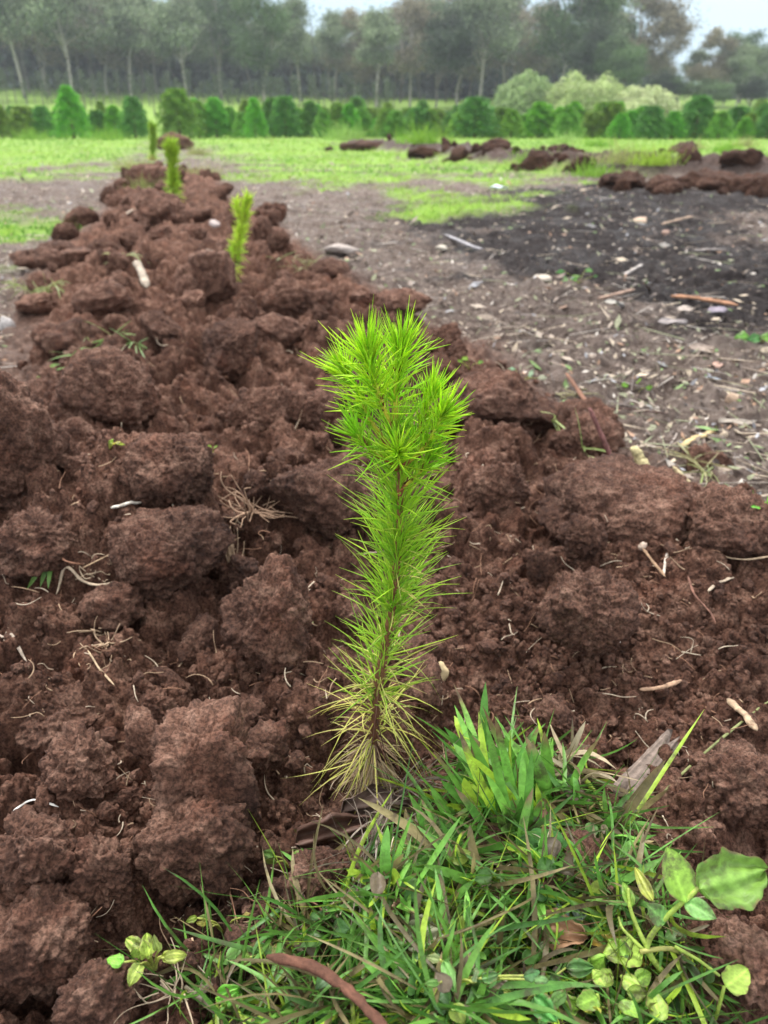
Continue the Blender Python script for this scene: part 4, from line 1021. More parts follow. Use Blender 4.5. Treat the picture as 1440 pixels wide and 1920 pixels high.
# split grey wood
def split_wood():
    """one broken board-like chunk: long grain ridges, ragged ends"""
    b = hit(1165, 1535); e = np.array(on_z(1246, 1435, b.z + .010)); o_ = np.array(b); d = e - o_; L = np.linalg.norm(d); d /= L; d /= np.linalg.norm(d)
    sd = np.cross(d, [0, 0, 1.0]); sd /= np.linalg.norm(sd); up = np.cross(sd, d); n, m = 30, 36; a = np.arange(m) * 2 * math.pi / m; V = np.zeros((n, m, 3))
    gr = 1 + .05 * np.sin(a * 9 + 1) + .06 * rd.normal(size=m); end0, end1 = rd.normal(size=m) * .06, rd.normal(size=m) * .09 + .08 * np.sin(a * 3)
    for i in range(n):
        t = i / (n - 1); u = t + end0 * (1 - t) ** 3 + end1 * t ** 3; w = .0105 * (1 - .45 * t) * (1 if 0 < i < n - 1 else .6); h = .0052 * (1 if 0 < i < n - 1 else .3)
        V[i] = (u * L)[:, None] * d + (np.cos(a) * gr * w * (1 + .03 * rd.normal(size=m)))[:, None] * sd + ((np.sign(np.sin(a)) * np.abs(np.sin(a)) ** .6 * gr * h) + .004)[:, None] * up
    i, j = np.meshgrid(np.arange(n - 1), np.arange(m), indexing='ij'); j2 = (j + 1) % m
    Q = np.stack([i * m + j, i * m + j2, (i + 1) * m + j2, (i + 1) * m + j], -1).reshape(-1, 4)
    V = V.reshape(-1, 3); V = np.concatenate([V, V[:m].mean(0)[None], V[-m:].mean(0)[None]]); k = np.arange(m)
    Tr = np.concatenate([np.stack([(k + 1) % m, k, np.full(m, n * m)], 1), np.stack([(n - 1) * m + k, (n - 1) * m + (k + 1) % m, np.full(m, n * m + 1)], 1)])
    gcol = np.tile((rd.uniform(.55, 1.3, m))[:, None] * np.array((.20, .155, .13)), (n, 1)); B = Bag(); B.add(V, [Q, Tr], np.concatenate([gcol, [[.1, .08, .07]] * 2]))
    o = B.build('wood_chip', M['wood']); o.location = (b.x, b.y, b.z + .019); tag(o, 'split grey weathered wood chunk beside the turf', 'wood chip')
split_wood()
# stones
M['stone'] = tint_mat('pebble', .85, .25, 0, .3, 130, True)
def stone(px, py, w, h, label, col, seed):
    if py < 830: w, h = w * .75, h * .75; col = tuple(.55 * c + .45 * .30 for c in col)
    g = hit(px, py + h * .35); s = w * .5 * depth_of(g) / FPX; sh = h * .5 * depth_of(g) / FPX
    P, F = clod_shape(seed, 3, (s, s * .9, sh * 1.1), .9, .3); B = Bag(); B.add(P, F, col); o = B.build('stone', M['stone']); o.location = (g.x, g.y, g.z + sh * .55); return tag(o, label, 'stone')
stone(102, 1470, 30, 26, 'small pale square stone at the lower left', (.48, .38, .34), 1)
stone(312, 1328, 40, 26, 'pinkish grey pebble above the squared block', (.30, .20, .18), 2)
stone(822, 1255, 40, 40, 'crumbly pale yellow lump right of the seedling stem', (.55, .43, .25), 3)
stone(585, 910, 26, 20, 'pale grey pebble on the clod left of the seedling', (.46, .44, .38), 4)
stone(625, 930, 18, 14, 'tiny cream pebble on the broad sloping clod', (.50, .42, .36), 5)
stone(1205, 1022, 18, 18, 'tan pebble at the head of the split twig', (.44, .34, .27), 6)
stone(1385, 1508, 30, 10, 'small white shell-like chip at the lower right', (.72, .72, .72), 7)
stone(1155, 1203, 12, 10, 'tiny white bead-like chip on the right slope', (.78, .77, .75), 8)
stone(1060, 1422, 16, 22, 'pink pebble above the turf', (.36, .18, .15), 9)
stone(230, 1015, 20, 14, 'pinkish white pebble on the big domed clod', (.50, .36, .32), 10)
stone(1198, 412, 44, 18, 'tan block lying on the far ash', (.62, .40, .24), 11)
stone(1248, 437, 22, 14, 'small orange block below the tan block', (.50, .25, .15), 12)
stone(640, 465, 90, 26, 'pale broken slab at the right foot of the ridge', (.40, .31, .26), 13)
stone(405, 420, 32, 22, 'pale cap-shaped stone by the second seedling tip', (.44, .33, .30), 14)
stone(15, 605, 50, 34, 'pale grey lump at the left edge', (.40, .35, .33), 15)
stone(1370, 745, 36, 34, 'orange-brown lump in the litter at right', (.50, .29, .14), 16)
stone(830, 465, 34, 14, 'cream chip on the mud at the left of the ash', (.60, .52, .40), 17)
stone(1020, 520, 50, 16, 'cream chip at the lower left edge of the ash', (.55, .45, .34), 18)
stone(1355, 815, 20, 24, 'yellowish chip beside the pale yellow splinter', (.60, .44, .27), 19)
# loose leaves and scraps
def scrap(px, py, w, label, col, ratio=.5, ang=0.0, kind='oval', name='fallen_leaf', cat='leaf'):
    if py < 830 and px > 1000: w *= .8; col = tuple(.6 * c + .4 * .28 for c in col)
    g = hit(px, py, .004); L = w * depth_of(g) / FPX; d = (math.cos(ang), math.sin(ang), .05); B = Bag()
    V, F = leaf_grid(-np.array(d) * L * .5, d, (rd.normal() * .3, -.35 + rd.normal() * .2, 1), L, ratio, kind, rd, 11, 9, .15, .08); B.add(V, F, col); V[:, 2] -= V[:, 2].min() - .001
    B2 = Bag(); B2.add(V, F, col); o = B2.build(name, M['dead_leaf']); o.location = g; return tag(o, label, cat)
scrap(1335, 716, 36, 'blue-grey leaf in the litter at right', (.26, .31, .38), .5, -.5)
scrap(1315, 660, 60, 'tan bark flake on the mud near the right edge', (.50, .36, .27), .35, -.2, 'wavy', 'bark_flake', 'bark')
scrap(1345, 690, 50, 'orange curled leaf beside the blue-grey leaf', (.50, .25, .16), .5, .9)
scrap(1285, 585, 44, 'cream leaf near the orange-ended stick', (.55, .44, .36), .6, .2)
scrap(1345, 588, 50, 'purplish leaf on the ash near the right edge', (.36, .28, .36), .45, .1)
scrap(1150, 575, 50, 'pale leaf on the mud below the ash', (.52, .47, .4), .35, -.3)
scrap(1260, 610, 70, 'long pale bark curl below the ash', (.48, .4, .38), .25, .0, 'oval', 'bark_flake', 'bark')
scrap(1380, 800, 80, 'long pale sliver of bark at the right edge of the mud', (.58, .48, .38), .2, -.25, 'oval', 'bark_flake', 'bark')
scrap(935, 356, 34, 'bluish white scrap of paper on the far grass edge', (.70, .80, .88), .7, .1, 'heart', 'paper_scrap', 'litter')
scrap(1110, 430, 40, 'grey scrap on the middle of the ash', (.2, .18, .18), .4, .3)
# root tangle
def tangle(px, py, n, span, label, col, thick=.0008):
    g = hit(px, py); B = Bag()
    for _ in range(n):
        a = rd.uniform(0, 6.28); p = [np.zeros(3) + rd.normal(size=3) * .004]
        dr = np.array([math.cos(a), math.sin(a) * .6, rd.uniform(-.1, .9)])
        for k in range(5): dr = dr + rd.normal(size=3) * .45; p.append(p[-1] + dr / np.linalg.norm(dr) * span / 5 * rd.uniform(.5, 1.2))
        p = np.array(p); p[:, 2] = np.abs(p[:, 2]) + .002
        V, F = tube(smooth_path(p, 14), np.linspace(thick, thick * .4, 14) * rd.uniform(.6, 1.2), 5); B.add(V, F, np.array(col) * rd.uniform(.7, 1.2))
    o = B.build('root_tangle', M['root']); o.location = (g.x, g.y, g.z + .004); return tag(o, label, 'root tangle')
tangle(470, 975, 34, .055, 'tan branching root tangle on the ridge left of the seedling', (.38, .25, .17), .001)
tangle(180, 1090, 18, .035, 'pale rootlet tangle spilling from the big domed clod', (.52, .40, .28))
tangle(200, 1230, 14, .03, 'thin rootlets trailing over the flat pinkish slab', (.46, .33, .22))
tangle(110, 1810, 18, .03, 'rootlet mesh over the bottom left clod', (.46, .33, .23))
tangle(330, 1880, 14, .028, 'pale roots hanging under the pale green weed', (.36, .28, .20), .0005)
tangle(190, 1195, 10, .04, 'short tan rootlets beside the clod under the pale roots', (.42, .30, .2))
# fine rootlets and straw bits everywhere on the ridge
def fine_roots():
    B = Bag(); n = 1700
    y = np.exp(rd.uniform(math.log(.25), math.log(1.6), n)); x = y * rd.uniform(-.62, .60, n); k = ridge_one(x, y) > .4; x, y = x[k], y[k]; z = H(x, y)
    for a, b, c in zip(x, y, z):
        s = rd.uniform(.004, .022) * (.7 + .5 * b); p = [np.array([a, b, c + .003])]; ang = rd.uniform(0, 6.28); dr = np.array([math.cos(ang), math.sin(ang), rd.uniform(-.1, .35)])
        for _ in range(4): dr = dr + rd.normal(size=3) * .5; q = p[-1] + dr / np.linalg.norm(dr) * s / 3; p.append(q)
        V, F = tube(smooth_path(p, 8), np.linspace(.0006, .00025, 8) * rd.uniform(.6, 1.3) * (.8 + .4 * b), 4)
        B.add(V, F, np.array([(.42, .29, .19), (.55, .45, .34), (.26, .14, .09)][int(rd.integers(3))]) * rd.uniform(.7, 1.15))
    o = B.build('fine_rootlets', M['root']); tag(o, 'fine pale rootlets scattered through the turned soil', 'rootlets', kind='stuff')
fine_roots()
def litter():
    """trodden chips, leaf scraps and straw over the mud: nobody could count them"""
    B = Bag(); n = 34000
    y = np.exp(rd.uniform(math.log(.8), math.log(14), n)); x = y * rd.uniform(-.66, .95, n)
    k = (ridge_one(x, y) < .25) & (ridge_two(x, y) < .5); x, y = x[k], y[k]; so, gr, ash = zones(x, y)
    k = rd.random(len(x)) < np.clip(1 - .75 * gr - .5 * ash, .05, 1); x, y = x[k], y[k]; n = len(x); z = H(x, y)
    s = rd.uniform(.006, .024, n) * (1 + .6 * (rd.random(n) < .08) * 2) * (.8 + .12 * y)
    nr = rd.normal(size=(n, 3)) * .45 + [0, -.1, 1]; c = np.stack([x, y, z + .002 + .1 * s], 1)
    V, F = cards(c, nr, s, rd, .38)
    pal = np.array([(.30, .24, .19), (.44, .36, .27), (.17, .125, .10), (.10, .075, .065), (.24, .25, .15), (.50, .45, .40), (.15, .24, .08), (.33, .20, .13), (.28, .28, .30)])
    col = pal[rd.choice(len(pal), n, p=[.2, .12, .2, .16, .10, .05, .06, .07, .04])] * rd.uniform(.7, 1.2, (n, 1)); B.add(V, F, np.repeat(col, 4, axis=0))
    m = 2600; q = rd.choice(n, m); ang = rd.uniform(0, 6.28, m)
    V, F, kk = needles(c[q] + [0, 0, .003], np.stack([np.cos(ang), np.sin(ang), rd.normal(size=m) * .08], 1), rd.uniform(.03, .14, m), rd.uniform(.0015, .004, m) * (.8 + .1 * y[q]), np.zeros(m), rd, 2, pal[rd.choice(6, m)])
    B.add(V, F, kk); o = B.build('ground_litter', M['dead_leaf'], smooth=False); tag(o, 'trodden litter of chips, leaf scraps and straw over the mud', 'litter', kind='stuff')
litter()
# ---------------------------------------------------------------- grass, pine rows, bushes and the gum wood
rb = np.random.default_rng(404)
M['far_grass'] = tint_mat('field_grass', .6, .25, .3, .2, 6)
M['foliage'] = tint_mat('tree_foliage', .65, .2, .22, .2, 1.5)
M['bark'] = tint_mat('tree_bark', .85, .15, 0, .3, 5, True)
def field_grass():
    B = Bag(); n = 52000
    y = np.exp(rb.uniform(math.log(3.2), math.log(42), n)); x = y * rb.uniform(-.66, .66, n); s, g, a = zones(x, y)
    k = rb.random(n) < g * sstep(.1, .6, g); x, y = x[k], y[k]; n = len(x); z = H(x, y)
    ln = rb.uniform(.02, .045, n) * (1 + .03 * y) * (1 + .6 * (noise2(x * .5, y * .5, 3) > .25)); d = rb.normal(size=(n, 3)) * .5; d[:, 2] = 1
    V, F, k = blades(np.stack([x, y, z - .004], 1), d, ln, .0035 * (1 + .22 * y) * rb.uniform(.6, 1.2, n), np.stack([rb.normal(size=n) * .3, rb.normal(size=n) * .3, -.2 * np.ones(n)], 1), rb, 3)
    nz = np.clip(noise2(x * .35, y * .35, 12) + .5, 0, 1)[:, None]
    c = np.array([.13, .28, .045]) * (1 - nz) + np.array([.31, .47, .08]) * nz; c = np.where(rb.random((n, 1)) < .06, np.array([.36, .33, .15]), c) * rb.uniform(.8, 1.2, (n, 1))
    B.add(V, F, np.repeat(c, k, axis=0)); o = B.build('field_grass', M['far_grass']); tag(o, 'bright short grass over the open field', 'grass', kind='stuff')
field_grass()
def tall_tuft(px, py, n, h, label, cols, group, seed):
    r = np.random.default_rng(seed); g = hit(px, py); d = r.normal(size=(n, 3)) * .42; d[:, 2] = 1; root = r.normal(size=(n, 3)) * [h * .28, h * .22, 0]
    bd = r.normal(size=(n, 3)) * .3; bd[:, 2] -= .3
    V, F, k = blades(root, d, h * .5 * r.uniform(.3, 1.2, n), h * .016 * r.uniform(.6, 1.3, n), bd, r, 4); kk = r.random((n, 1)); B = Bag()
    B.add(V, F, np.repeat(np.array(cols[0]) * (1 - kk) + np.array(cols[1]) * kk, k, axis=0)); o = B.build('grass_tuft', M['far_grass']); o.location = (g.x, g.y, g.z - .01); return tag(o, label, 'grass tuft', group)
GG = [(.14, .32, .03), (.28, .46, .06)]; DG = [(.38, .36, .16), (.28, .34, .10)]
for k, (px, py, h, lab, cols) in enumerate([
  (890, 660, .0, None, None),
  (1000, 305, .42, 'round green tuft over a dark clod on the second ridge', GG), (1115, 330, .40, 'bright green tuft left of the leaning root stump', GG),
  (1165, 305, .45, 'dry arching grass clump on the second ridge', DG), (1225, 308, .45, 'yellow-green tuft in the gap of the second ridge', [(.36, .5, .05), (.26, .44, .05)]),
  (1360, 285, .55, 'broad green tuft at the right end of the second ridge', GG), (1300, 280, .5, 'pale feathery tuft behind the second ridge', DG),
  (1060, 268, .8, 'tall pale green tuft in front of the right pine row', [(.30, .48, .12), (.36, .5, .16)]), (1120, 275, .7, 'thick green tuft in front of the right pine row', GG),
  (790, 268, .8, 'small upright tuft by the left end of the second ridge', GG), (1395, 275, .6, 'tall dry stems at the right edge of the field', DG),
  (650, 262, 1.0, 'light green tuft at the left end of the right pine row', [(.3, .48, .12), (.25, .42, .08)]), (60, 262, 1.0, 'green tuft on the grassy hump at far left', GG), (120, 258, 1.0, 'pale tuft beside the earth bits at far left', GG), (200, 262, 1.1, 'broad green hump of grass left of the ridge end', GG),
  (250, 318, .35, 'green weed on the left side of the far ridge', DG), (385, 330, .3, 'pale weed on the right side of the far ridge', DG), (370, 290, .4, 'dry weed beyond the third seedling', DG), (275, 355, .25, 'yellow-green weed in front of the third seedling', DG)]):
    if lab: tall_tuft(px, py, 240, h, lab, cols, 'tufts across the field', 500 + k)
# pine rows
def young_pine(seed, h=1.0):
    r = np.random.default_rng(seed); root = empty('young_pine', (0, 0, 0)); B = Bag(); V, F = tube([(0, 0, -.1), (0, 0, .5), (.01, 0, .96)], [.03, .02, .006], 6); B.add(V, F, (.14, .09, .06)); B.build('trunk', M['bark'], root)
    hue = np.array([r.uniform(.7, 1.5), r.uniform(.7, 1.2), r.uniform(.7, 1.3)])
    n = 2600; t = r.random(n) ** .8; a = r.uniform(0, 6.28, n); lob = 1 + .30 * np.sin(a * 5 + t * 19 + seed) + .14 * np.sin(a * 3 - t * 31)
    rad = .36 * (1 - t * .9) ** r.uniform(.45, .8) * lob * np.sqrt(r.uniform(.25, 1, n)); rad = np.maximum(rad, .012)
    c = np.stack([np.cos(a) * rad, np.sin(a) * rad, .04 + t * .95 + .05 * r.normal(size=n) * (1 - t)], 1)
    dirv = np.stack([np.cos(a) * .8, np.sin(a) * .8, np.full(n, .8)], 1) + r.normal(size=(n, 3)) * .35; nr = np.cross(dirv, r.normal(size=(n, 3)))
    V, F = cards(c, nr, r.uniform(.06, .13, n), r, .30, up=np.cross(nr, dirv)); k = r.random((n, 1)); clump = (.75 + .5 * (noise3(c[:, 0] * 7, c[:, 1] * 7, c[:, 2] * 7, seed) * .5 + .5))[:, None]
    B = Bag(); B.add(V, F, np.repeat((np.array([.09, .26, .04]) * (1 - k) + np.array([.20, .42, .06]) * k) * clump * hue, 4, axis=0)); B.build('crown', M['foliage'], root); return root
PINES = [young_pine(k) for k in range(9)]; pf = [True] * 9
def pine(px, Y, h, lab, grp, wide=1.0):
    x = (px - 720) / FPX * Y * CP; k = int(rb.integers(9)); z = hz(x, Y); h *= rb.uniform(.78, 1.15); sc = (h * wide * rb.uniform(.85, 1.2),) * 2 + (h,); rot = (0, 0, rb.uniform(0, 6.28))
    if pf[k]:
        pf[k] = False; o = PINES[k]; o.location = (x, Y, z); o.scale = sc; o.rotation_euler = rot; tag(o, lab, 'young pine', grp)
    else: o = dup(PINES[k], (x, Y, z), rot, sc, lab, grp)
    return o
LL, LR = 'bushy dark green young pine in the dense block left of the grass track', 'bushy young pine in the dense block right of the grass track'
for px, h in ((-60, 1.5), (0, 1.45), (45, 1.35), (88, 1.3), (185, 1.2), (222, 1.35)): pine(px + rb.normal() * 4, 36, h, LL, 'pines left of the track', 1.35)
pine(135, 33.5, 1.8, 'taller pointed young pine standing forward in the left block', 'pines left of the track', 1.0)
pine(252, 35, 1.5, 'rounded young pine at the edge of the grass track, left side', 'pines left of the track', 1.2)
for q in range(26): pine(-160 + q * 17 + rb.normal() * 5, 40 + rb.random() * 8, rb.uniform(1.0, 1.6), LL, 'pines left of the track') if not 278 < -160 + q * 17 < 330 else None
pine(335, 35, 1.65, 'large bushy young pine at the right side of the grass track', 'pines right of the track', 1.3)
pine(478, 34.5, 1.6, 'dark narrow young pine standing forward in the right block', 'pines right of the track', .9)
for px in (372, 405, 432, 455, 512, 535, 560, 583, 606, 632, 655): pine(px, 36.5 + rb.normal() * .6, rb.uniform(1.1, 1.6), LR, 'pines right of the track', 1.25)
for q in range(24): pine(335 + q * 17 + rb.normal() * 5, 40 + rb.random() * 9, rb.uniform(1.2, 1.7), LR, 'pines right of the track')
for q in range(52): pine(660 + q * 17.5 + rb.normal() * 5, 38 + rb.normal() * 1.2 - q * .10, rb.uniform(.95, 1.35), 'small young pine in the long front row at right', 'front row pines at right', 1.55)
for q in range(40): pine(665 + q * 24 + rb.normal() * 8, 45 + rb.random() * 8, rb.uniform(1.25, 1.6), 'young pine in the rows behind the long front row at right', 'back row pines at right')
# shrubs
def shrub(px, top, base_py, wpx, Y, label, cols, seed, feather=.3):
    r = np.random.default_rng(seed); x = (px - 720) / FPX * (Y * CP - .8); z0 = hz(x, Y); zt = on_y(px, top, Y).z; h = zt - z0; wd = wpx * .5 * Y * CP / FPX
    root = empty('shrub', (x, Y, z0)); tag(root, label, 'shrub', 'pale rounded shrubs before the wood')
    B = Bag()
    for k in range(5):
        a = r.uniform(0, 6.28); V, F = tube(smooth_path([(0, 0, -.1), (wd * .2 * math.cos(a), wd * .2 * math.sin(a), h * .35), (wd * .5 * math.cos(a), wd * .5 * math.sin(a), h * .75)], 8), np.linspace(.06, .02, 8), 5); B.add(V, F, (.2, .16, .11))
    B.build('stem', M['bark'], root)
    n = 15000; d = r.normal(size=(n, 3)); d[:, 2] = np.abs(d[:, 2]); d /= np.linalg.norm(d, axis=1)[:, None]; rr = r.uniform(.2, 1, n) ** .33
    lob = 1 + .16 * noise3(d[:, 0] * 3, d[:, 1] * 3, d[:, 2] * 3, seed) + feather * .25 * r.random(n) ** 3
    c = d * (rr * lob)[:, None] * [wd, wd * .9, h * .96]; nr = r.normal(size=(n, 3)); up = np.cross(nr, d + [0, 0, .6]); V, F = cards(c, nr, r.uniform(.16, .42, n), r, .36, up=up)
    k = r.random((n, 1)); cl = (.8 + .4 * (noise3(c[:, 0] * 1.3, c[:, 1] * 1.3, c[:, 2] * 1.3, seed) * .5 + .5))[:, None]; B = Bag(); B.add(V, F, np.repeat((np.array(cols[0]) * (1 - k) + np.array(cols[1]) * k) * cl, 4, axis=0)); B.build('crown', M['foliage'], root)
shrub(990, 142, 220, 140, 66, 'grey-green rounded shrub, left of the three pale shrubs', [(.22, .32, .13), (.34, .44, .19)], 1)
shrub(1105, 136, 225, 180, 64, 'tallest pale olive shrub, middle of the three', [(.32, .42, .16), (.48, .56, .25)], 2)
shrub(1210, 165, 225, 150, 62, 'lowest cream-green shrub, right of the three', [(.42, .49, .25), (.60, .64, .36)], 3)
# gum trees
def gum(seed, lean=0.0, bare=.45, dens=1.0, dark=1.0, cols=None, pale=True, spread=.24):
    """unit-height gum tree: pale forking trunk and a broken crown of leaf clumps"""
    r = np.random.default_rng(seed); root = empty('gum_tree', (0, 0, 0)); B = Bag(); tips = []
    bc = np.array((.36, .33, .29) if pale else (.13, .11, .10))
    top = np.array([lean * .5 + r.normal() * .03, r.normal() * .03, bare + .12])
    V, F = tube(smooth_path([(0, 0, -.03), (lean * .15 + r.normal() * .008, 0, bare * .5), top], 12), np.linspace(.0130, .0075, 12), 6); B.add(V, F, bc)
    for k in range(int(r.integers(7, 11))):
        a = r.uniform(0, 6.28); hgt = r.uniform(.42, .97); sp = spread * r.uniform(.3, 1.0) * (1.25 - hgt * .5); st = top * r.uniform(.62, 1.0)
        e = np.array([top[0] + lean * .3 + math.cos(a) * sp, math.sin(a) * sp, hgt]); m = (st + e) / 2 + r.normal(size=3) * .02 + [0, 0, -.02]
        V, F = tube(smooth_path([st, m, e], 10), np.linspace(.0062, .0020, 10), 5); B.add(V, F, bc * r.uniform(.85, 1.1)); tips += [e, m * .35 + e * .65 + r.normal(size=3) * .05]
        for _ in range(2):
            e2 = e + r.normal(size=3) * [.07, .07, .05]; V, F = tube(smooth_path([m, (m + e2) / 2 + r.normal(size=3) * .01, e2], 6), np.linspace(.003, .0012, 6), 4); B.add(V, F, bc); tips.append(e2)
    B.build('trunk', M['bark'], root)
    C0, C1 = cols or ((.080, .105, .060), (.140, .160, .095)); Bc = Bag()
    for tp in tips:
        n = int(230 * dens * r.uniform(.6, 1.3)); rad = r.uniform(.04, .085); c = tp + r.normal(size=(n, 3)) * [rad, rad, rad * .62]
        nr = r.normal(size=(n, 3)); V, F = cards(c, nr, r.uniform(.016, .036, n), r, .55); k = r.random((n, 1)); tone = r.uniform(.55, 1.35)
        Bc.add(V, F, np.repeat((np.array(C0) * (1 - k) + np.array(C1) * k) * tone * dark, 4, axis=0))
    Bc.build('crown', M['foliage'], root); return root
OL = ((.13, .175, .10), (.28, .34, .20)); RUST = ((.16, .15, .10), (.30, .265, .18)); DK = ((.035, .055, .030), (.06, .085, .045)); GRN = ((.075, .13, .05), (.12, .19, .07))
KINDS = {'a': gum(1, .0, .30, 1.2, 1, OL), 'b': gum(2, .10, .40, 1.1, 1, OL), 'c': gum(3, -.06, .26, 1.6, 1, RUST), 'd': gum(4, .03, .25, 1.7, 1, DK, False, .26), 'e': gum(5, -.12, .5, 1.0, 1, OL), 'f': gum(6, .02, .34, 1.3, 1, GRN, True, .28), 'g': gum(7, .05, .5, .75, 1, RUST), 'h': gum(8, .0, .18, 2.2, 1, GRN, False, .30)}
kf = {k: True for k in KINDS}
GW = 'gum trees of the wood'
def tree(px, top, Y, kind, lab, grp=GW, wide=1.0, rz=None):
    x = (px - 720) / FPX * (Y * CP - 3.5); z0 = hz(x, Y); h = on_y(px, top, Y).z - z0; h *= 1.1; s = (h * wide, h * wide, h); rot = (0, 0, rb.uniform(-1.3, 1.3) if rz is None else rz)
    if kf[kind]: kf[kind] = False; o = KINDS[kind]; o.location = (x, Y, z0); o.scale = s; o.rotation_euler = rot; tag(o, lab, 'gum tree', grp)
    else: dup(KINDS[kind], (x, Y, z0), rot, s, lab, grp)
tree(30, -60, 100, 'e', 'leaning forked pale-trunked gum at the far left of the wood'); tree(122, -70, 100, 'a', 'tall gum with one straight pale trunk left of the track')
tree(235, -20, 104, 'b', 'gum with clustered thin trunks above the left pine block'); tree(190, -40, 108, 'c', 'rust-tinged gum between the straight pale trunk and the thin trunks')
tree(75, -50, 110, 'c', 'rust-tinged gum behind the leaning forked gum'); tree(340, -10, 102, 'a', 'gum behind the right side of the grass track'); tree(410, -20, 108, 'f', 'greener gum above the forward dark pine')
tree(490, 12, 96, 'f', 'broad green-crowned gum with twin pale trunks in the left half'); tree(560, 18, 104, 'e', 'gum right of the twin-trunked green-crowned gum'); tree(625, 24, 108, 'b', 'gum under the open sky gap left of centre')
tree(285, 25, 112, 'g', 'thin-crowned gum under the small sky gap at left'); tree(705, 20, 98, 'b', 'gum with two slanting pale trunks at the centre of the wood'); tree(665, 40, 108, 'c', 'short rust-tinged gum left of the slanting trunks')
tree(770, 12, 100, 'g', 'rust-crowned gum left of the dark tree', wide=1.1); tree(820, 35, 92, 'd', 'dark dense tree near the centre of the wood', wide=1.15); tree(860, -30, 102, 'c', 'tall rust-crowned gum above the dark dense tree')
tree(905, -40, 98, 'a', 'tall gum with thick pale upright trunk right of the dark tree'); tree(950, -15, 106, 'e', 'gum with spreading pale limbs behind the grey-green shrub'); tree(1010, 22, 104, 'g', 'thin-crowned gum under the sky gap right of centre')
tree(1060, -40, 100, 'f', 'big gum above the tallest pale shrub'); tree(1120, -60, 102, 'b', 'tallest open-crowned gum right of centre'); tree(1180, 72, 88, 'h', 'rounded dark green tree behind the lowest shrub', wide=1.0)
tree(1195, -20, 106, 'g', 'open lacy-crowned gum above the rounded dark green tree'); tree(1245, 30, 104, 'g', 'lacy gum at the edge of the big sky gap', wide=.9); tree(1100, 60, 92, 'd', 'dark tree behind the middle pale shrub', wide=1.1)
tree(1345, 72, 100, 'c', 'rust-tinged gum right of the big sky gap'); tree(1400, 85, 98, 'b', 'darker gum at the right edge with bare limbs'); tree(1440, 80, 104, 'a', 'gum cut by the right edge of the picture')
tree(1375, 78, 102, 'f', 'green-crowned gum between the rust-tinged gum and the right edge', wide=1.1); tree(1420, 92, 106, 'a', 'grey-green gum just inside the right edge', wide=1.2); tree(1325, 105, 104, 'e', 'short gum at the left of the right-hand group', wide=1.2)
tree(1290, 145, 92, 'h', 'low dark green bush-like tree under the big sky gap', wide=1.5); tree(1360, 150, 88, 'h', 'low dark green tree left of the right edge', wide=1.6); tree(1430, 150, 90, 'd', 'low dark tree at the right edge', wide=1.7); tree(1250, 140, 92, 'd', 'low dark tree right of the lowest pale shrub', wide=1.5)
PROF = np.array([(-300, -30), (0, -40), (230, -30), (300, 10), (350, -10), (500, 20), (650, 48), (720, 35), (800, 5), (980, 10), (1020, 40), (1100, 0), (1200, 30), (1245, 70), (1285, 150), (1310, 140), (1340, 85), (1440, 95), (1800, 60)])
for row, (Y0, n) in enumerate(((114, 34), (124, 34), (136, 30))):
    for q in range(n):
        px = -260 + (q + rb.uniform(.1, .9)) * 2000 / n; top = np.interp(px, PROF[:, 0], PROF[:, 1]) + rb.uniform(0, 55) + (10 if 1230 < px else 0)
        k = 'abcefg'[int(rb.integers(6))]
        tree(px, top, Y0 + rb.normal() * 2, k, 'grey-green gum deep in the wood behind the front trees', 'gums deep in the wood', rb.uniform(.8, 1.4), rb.uniform(0, 6.28))
def under_wood():
    """dim understorey and thin far trunks that read as one mass"""
    B = Bag(); n = 34000; px = rb.uniform(-300, 1750, n); Y = rb.uniform(112, 150, n); x = (px - 720) / FPX * (Y * CP - 3.5); z0 = H(x, Y)
    top = np.interp(px, PROF[:, 0], PROF[:, 1]) + 45; ht = (CAM_H - z0) + Y * np.tan(np.radians(PITCH * -1) + np.arctan((960 - top) / FPX)); z = z0 + ht * (.03 + .87 * rb.random(n) ** 1.2); keep = (ht > 1)
    c = np.stack([x, Y, z], 1)[keep]; V, F = cards(c, rb.normal(size=(len(c), 3)), rb.uniform(.7, 1.8, len(c)), rb, .7); k = rb.random((len(c), 1))
    B.add(V, F, np.repeat((np.array([.085, .115, .095]) * (1 - k) + np.array([.18, .22, .175]) * k) * (.65 + .9 * sstep(-.4, .5, noise3(c[:, 0] * .22, c[:, 1] * .1, c[:, 2] * .3, 5)))[:, None] * (1 + .25 * noise3(c[:, 0] * .1, c[:, 1] * .1, c[:, 2] * .15, 6)[:, None] * [.6, .3, -.2]), 4, axis=0))
    for _ in range(260):
        p, y = rb.uniform(-300, 1750), rb.uniform(104, 146); xx = (p - 720) / FPX * (y * CP - 2); z = hz(xx, y); h = rb.uniform(4, 9) * (.45 if 1180 < p < 1420 else 1); l = rb.normal() * .5
        V, F = tube([(xx, y, z - .2), (xx + l * .5, y, z + h * .5), (xx + l, y, z + h)], [.11, .09, .05], 4); B.add(V, F, np.array([.20, .18, .16]) * rb.uniform(.5, 1.4))
    o = B.build('far_wood', M['foliage'], smooth=False); tag(o, 'dim far mass of leaves and thin trunks deep in the wood', 'wood', kind='stuff')
under_wood()
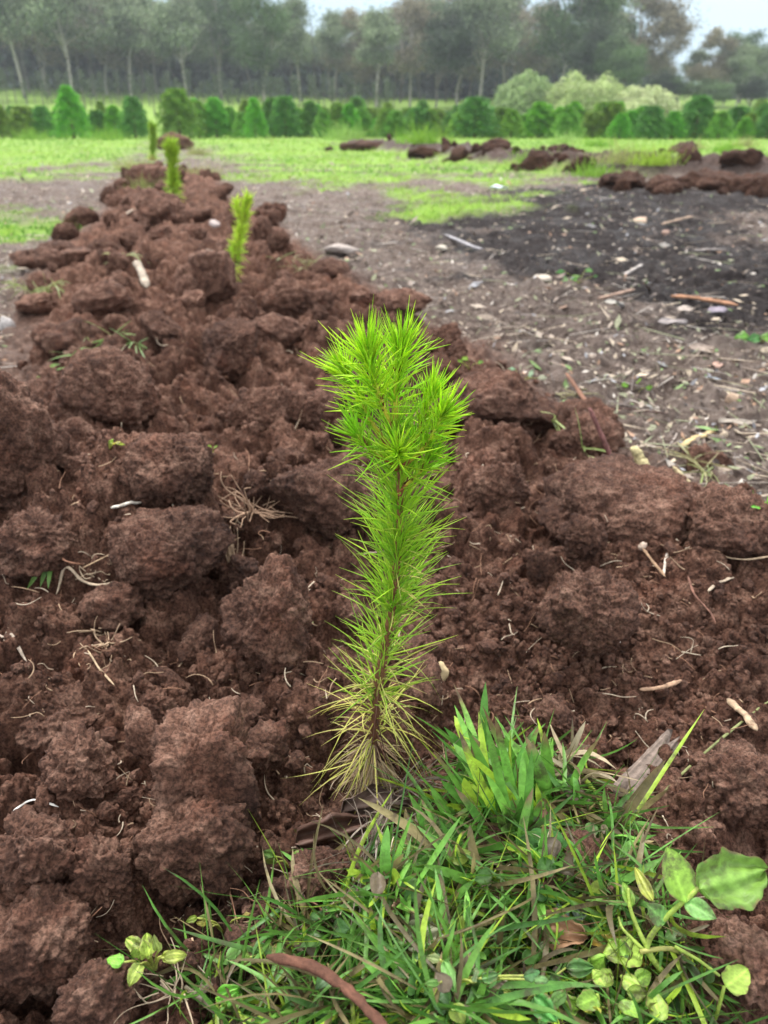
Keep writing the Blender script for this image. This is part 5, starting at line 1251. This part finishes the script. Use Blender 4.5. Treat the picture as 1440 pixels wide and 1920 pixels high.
# slender saplings in thin rows on the bright slope
def sapling(seed):
    r = np.random.default_rng(seed); root = empty('sapling', (0, 0, 0)); B = Bag(); V, F = tube(smooth_path([(0, 0, -.05), (r.normal() * .01, 0, .5), (r.normal() * .02, 0, .98)], 8), np.linspace(.022, .008, 8), 5); B.add(V, F, (.13, .12, .10)); B.build('trunk', M['bark'], root)
    n = 170; c = np.stack([r.normal(size=n) * .055, r.normal(size=n) * .055, r.uniform(.5, 1.02, n)], 1); V, F = cards(c, r.normal(size=(n, 3)), r.uniform(.04, .09, n), r, .45); B = Bag(); B.add(V, F, np.repeat(np.array([[.07, .10, .05]]) * r.uniform(.7, 1.3, (n, 1)), 4, axis=0)); B.build('crown', M['foliage'], root); return root
SAP = [sapling(k) for k in range(3)]; sf = [True] * 3
for q in range(78):
    px = -60 + q * 10.4 + rb.normal() * 3; Y = float(rb.choice([80, 86, 93])) + rb.normal() * .5; x = (px - 720) / FPX * (Y * CP - 3.5); k = q % 3; loc = (x, Y, hz(x, Y)); s = rb.uniform(2.0, 3.6); rot = (0, 0, rb.uniform(0, 6.28))
    if sf[k]: sf[k] = False; o = SAP[k]; o.location = loc; o.scale = (s, s, s); tag(o, 'slender dark sapling in the thin rows on the bright slope', 'sapling', 'saplings on the slope')
    else: dup(SAP[k], loc, rot, s, 'slender dark sapling in the thin rows on the bright slope', 'saplings on the slope')
# ---------------------------------------------------------------- air
def haze():
    bm = bmesh.new(); bmesh.ops.create_cube(bm, size=1); me = bpy.data.meshes.new('haze'); bm.to_mesh(me); bm.free()
    o = bpy.data.objects.new('haze', me); link(o); o.scale = (430, 430, 46); o.location = (0, 0, 46 / 2 - 2.0)
    m, t = mat_new('haze_air'); v = nd(t, 'ShaderNodeVolumePrincipled'); v.inputs['Color'].default_value = (.86, .92, 1, 1); v.inputs['Density'].default_value = HAZE; v.inputs['Anisotropy'].default_value = .2
    out = nd(t, 'ShaderNodeOutputMaterial'); t.links.new(v.outputs[0], out.inputs['Volume']); me.materials.append(m); o['kind'] = 'stuff'; tag(o, 'thin grey haze in the air', 'haze')
HAZE = .0008
haze()
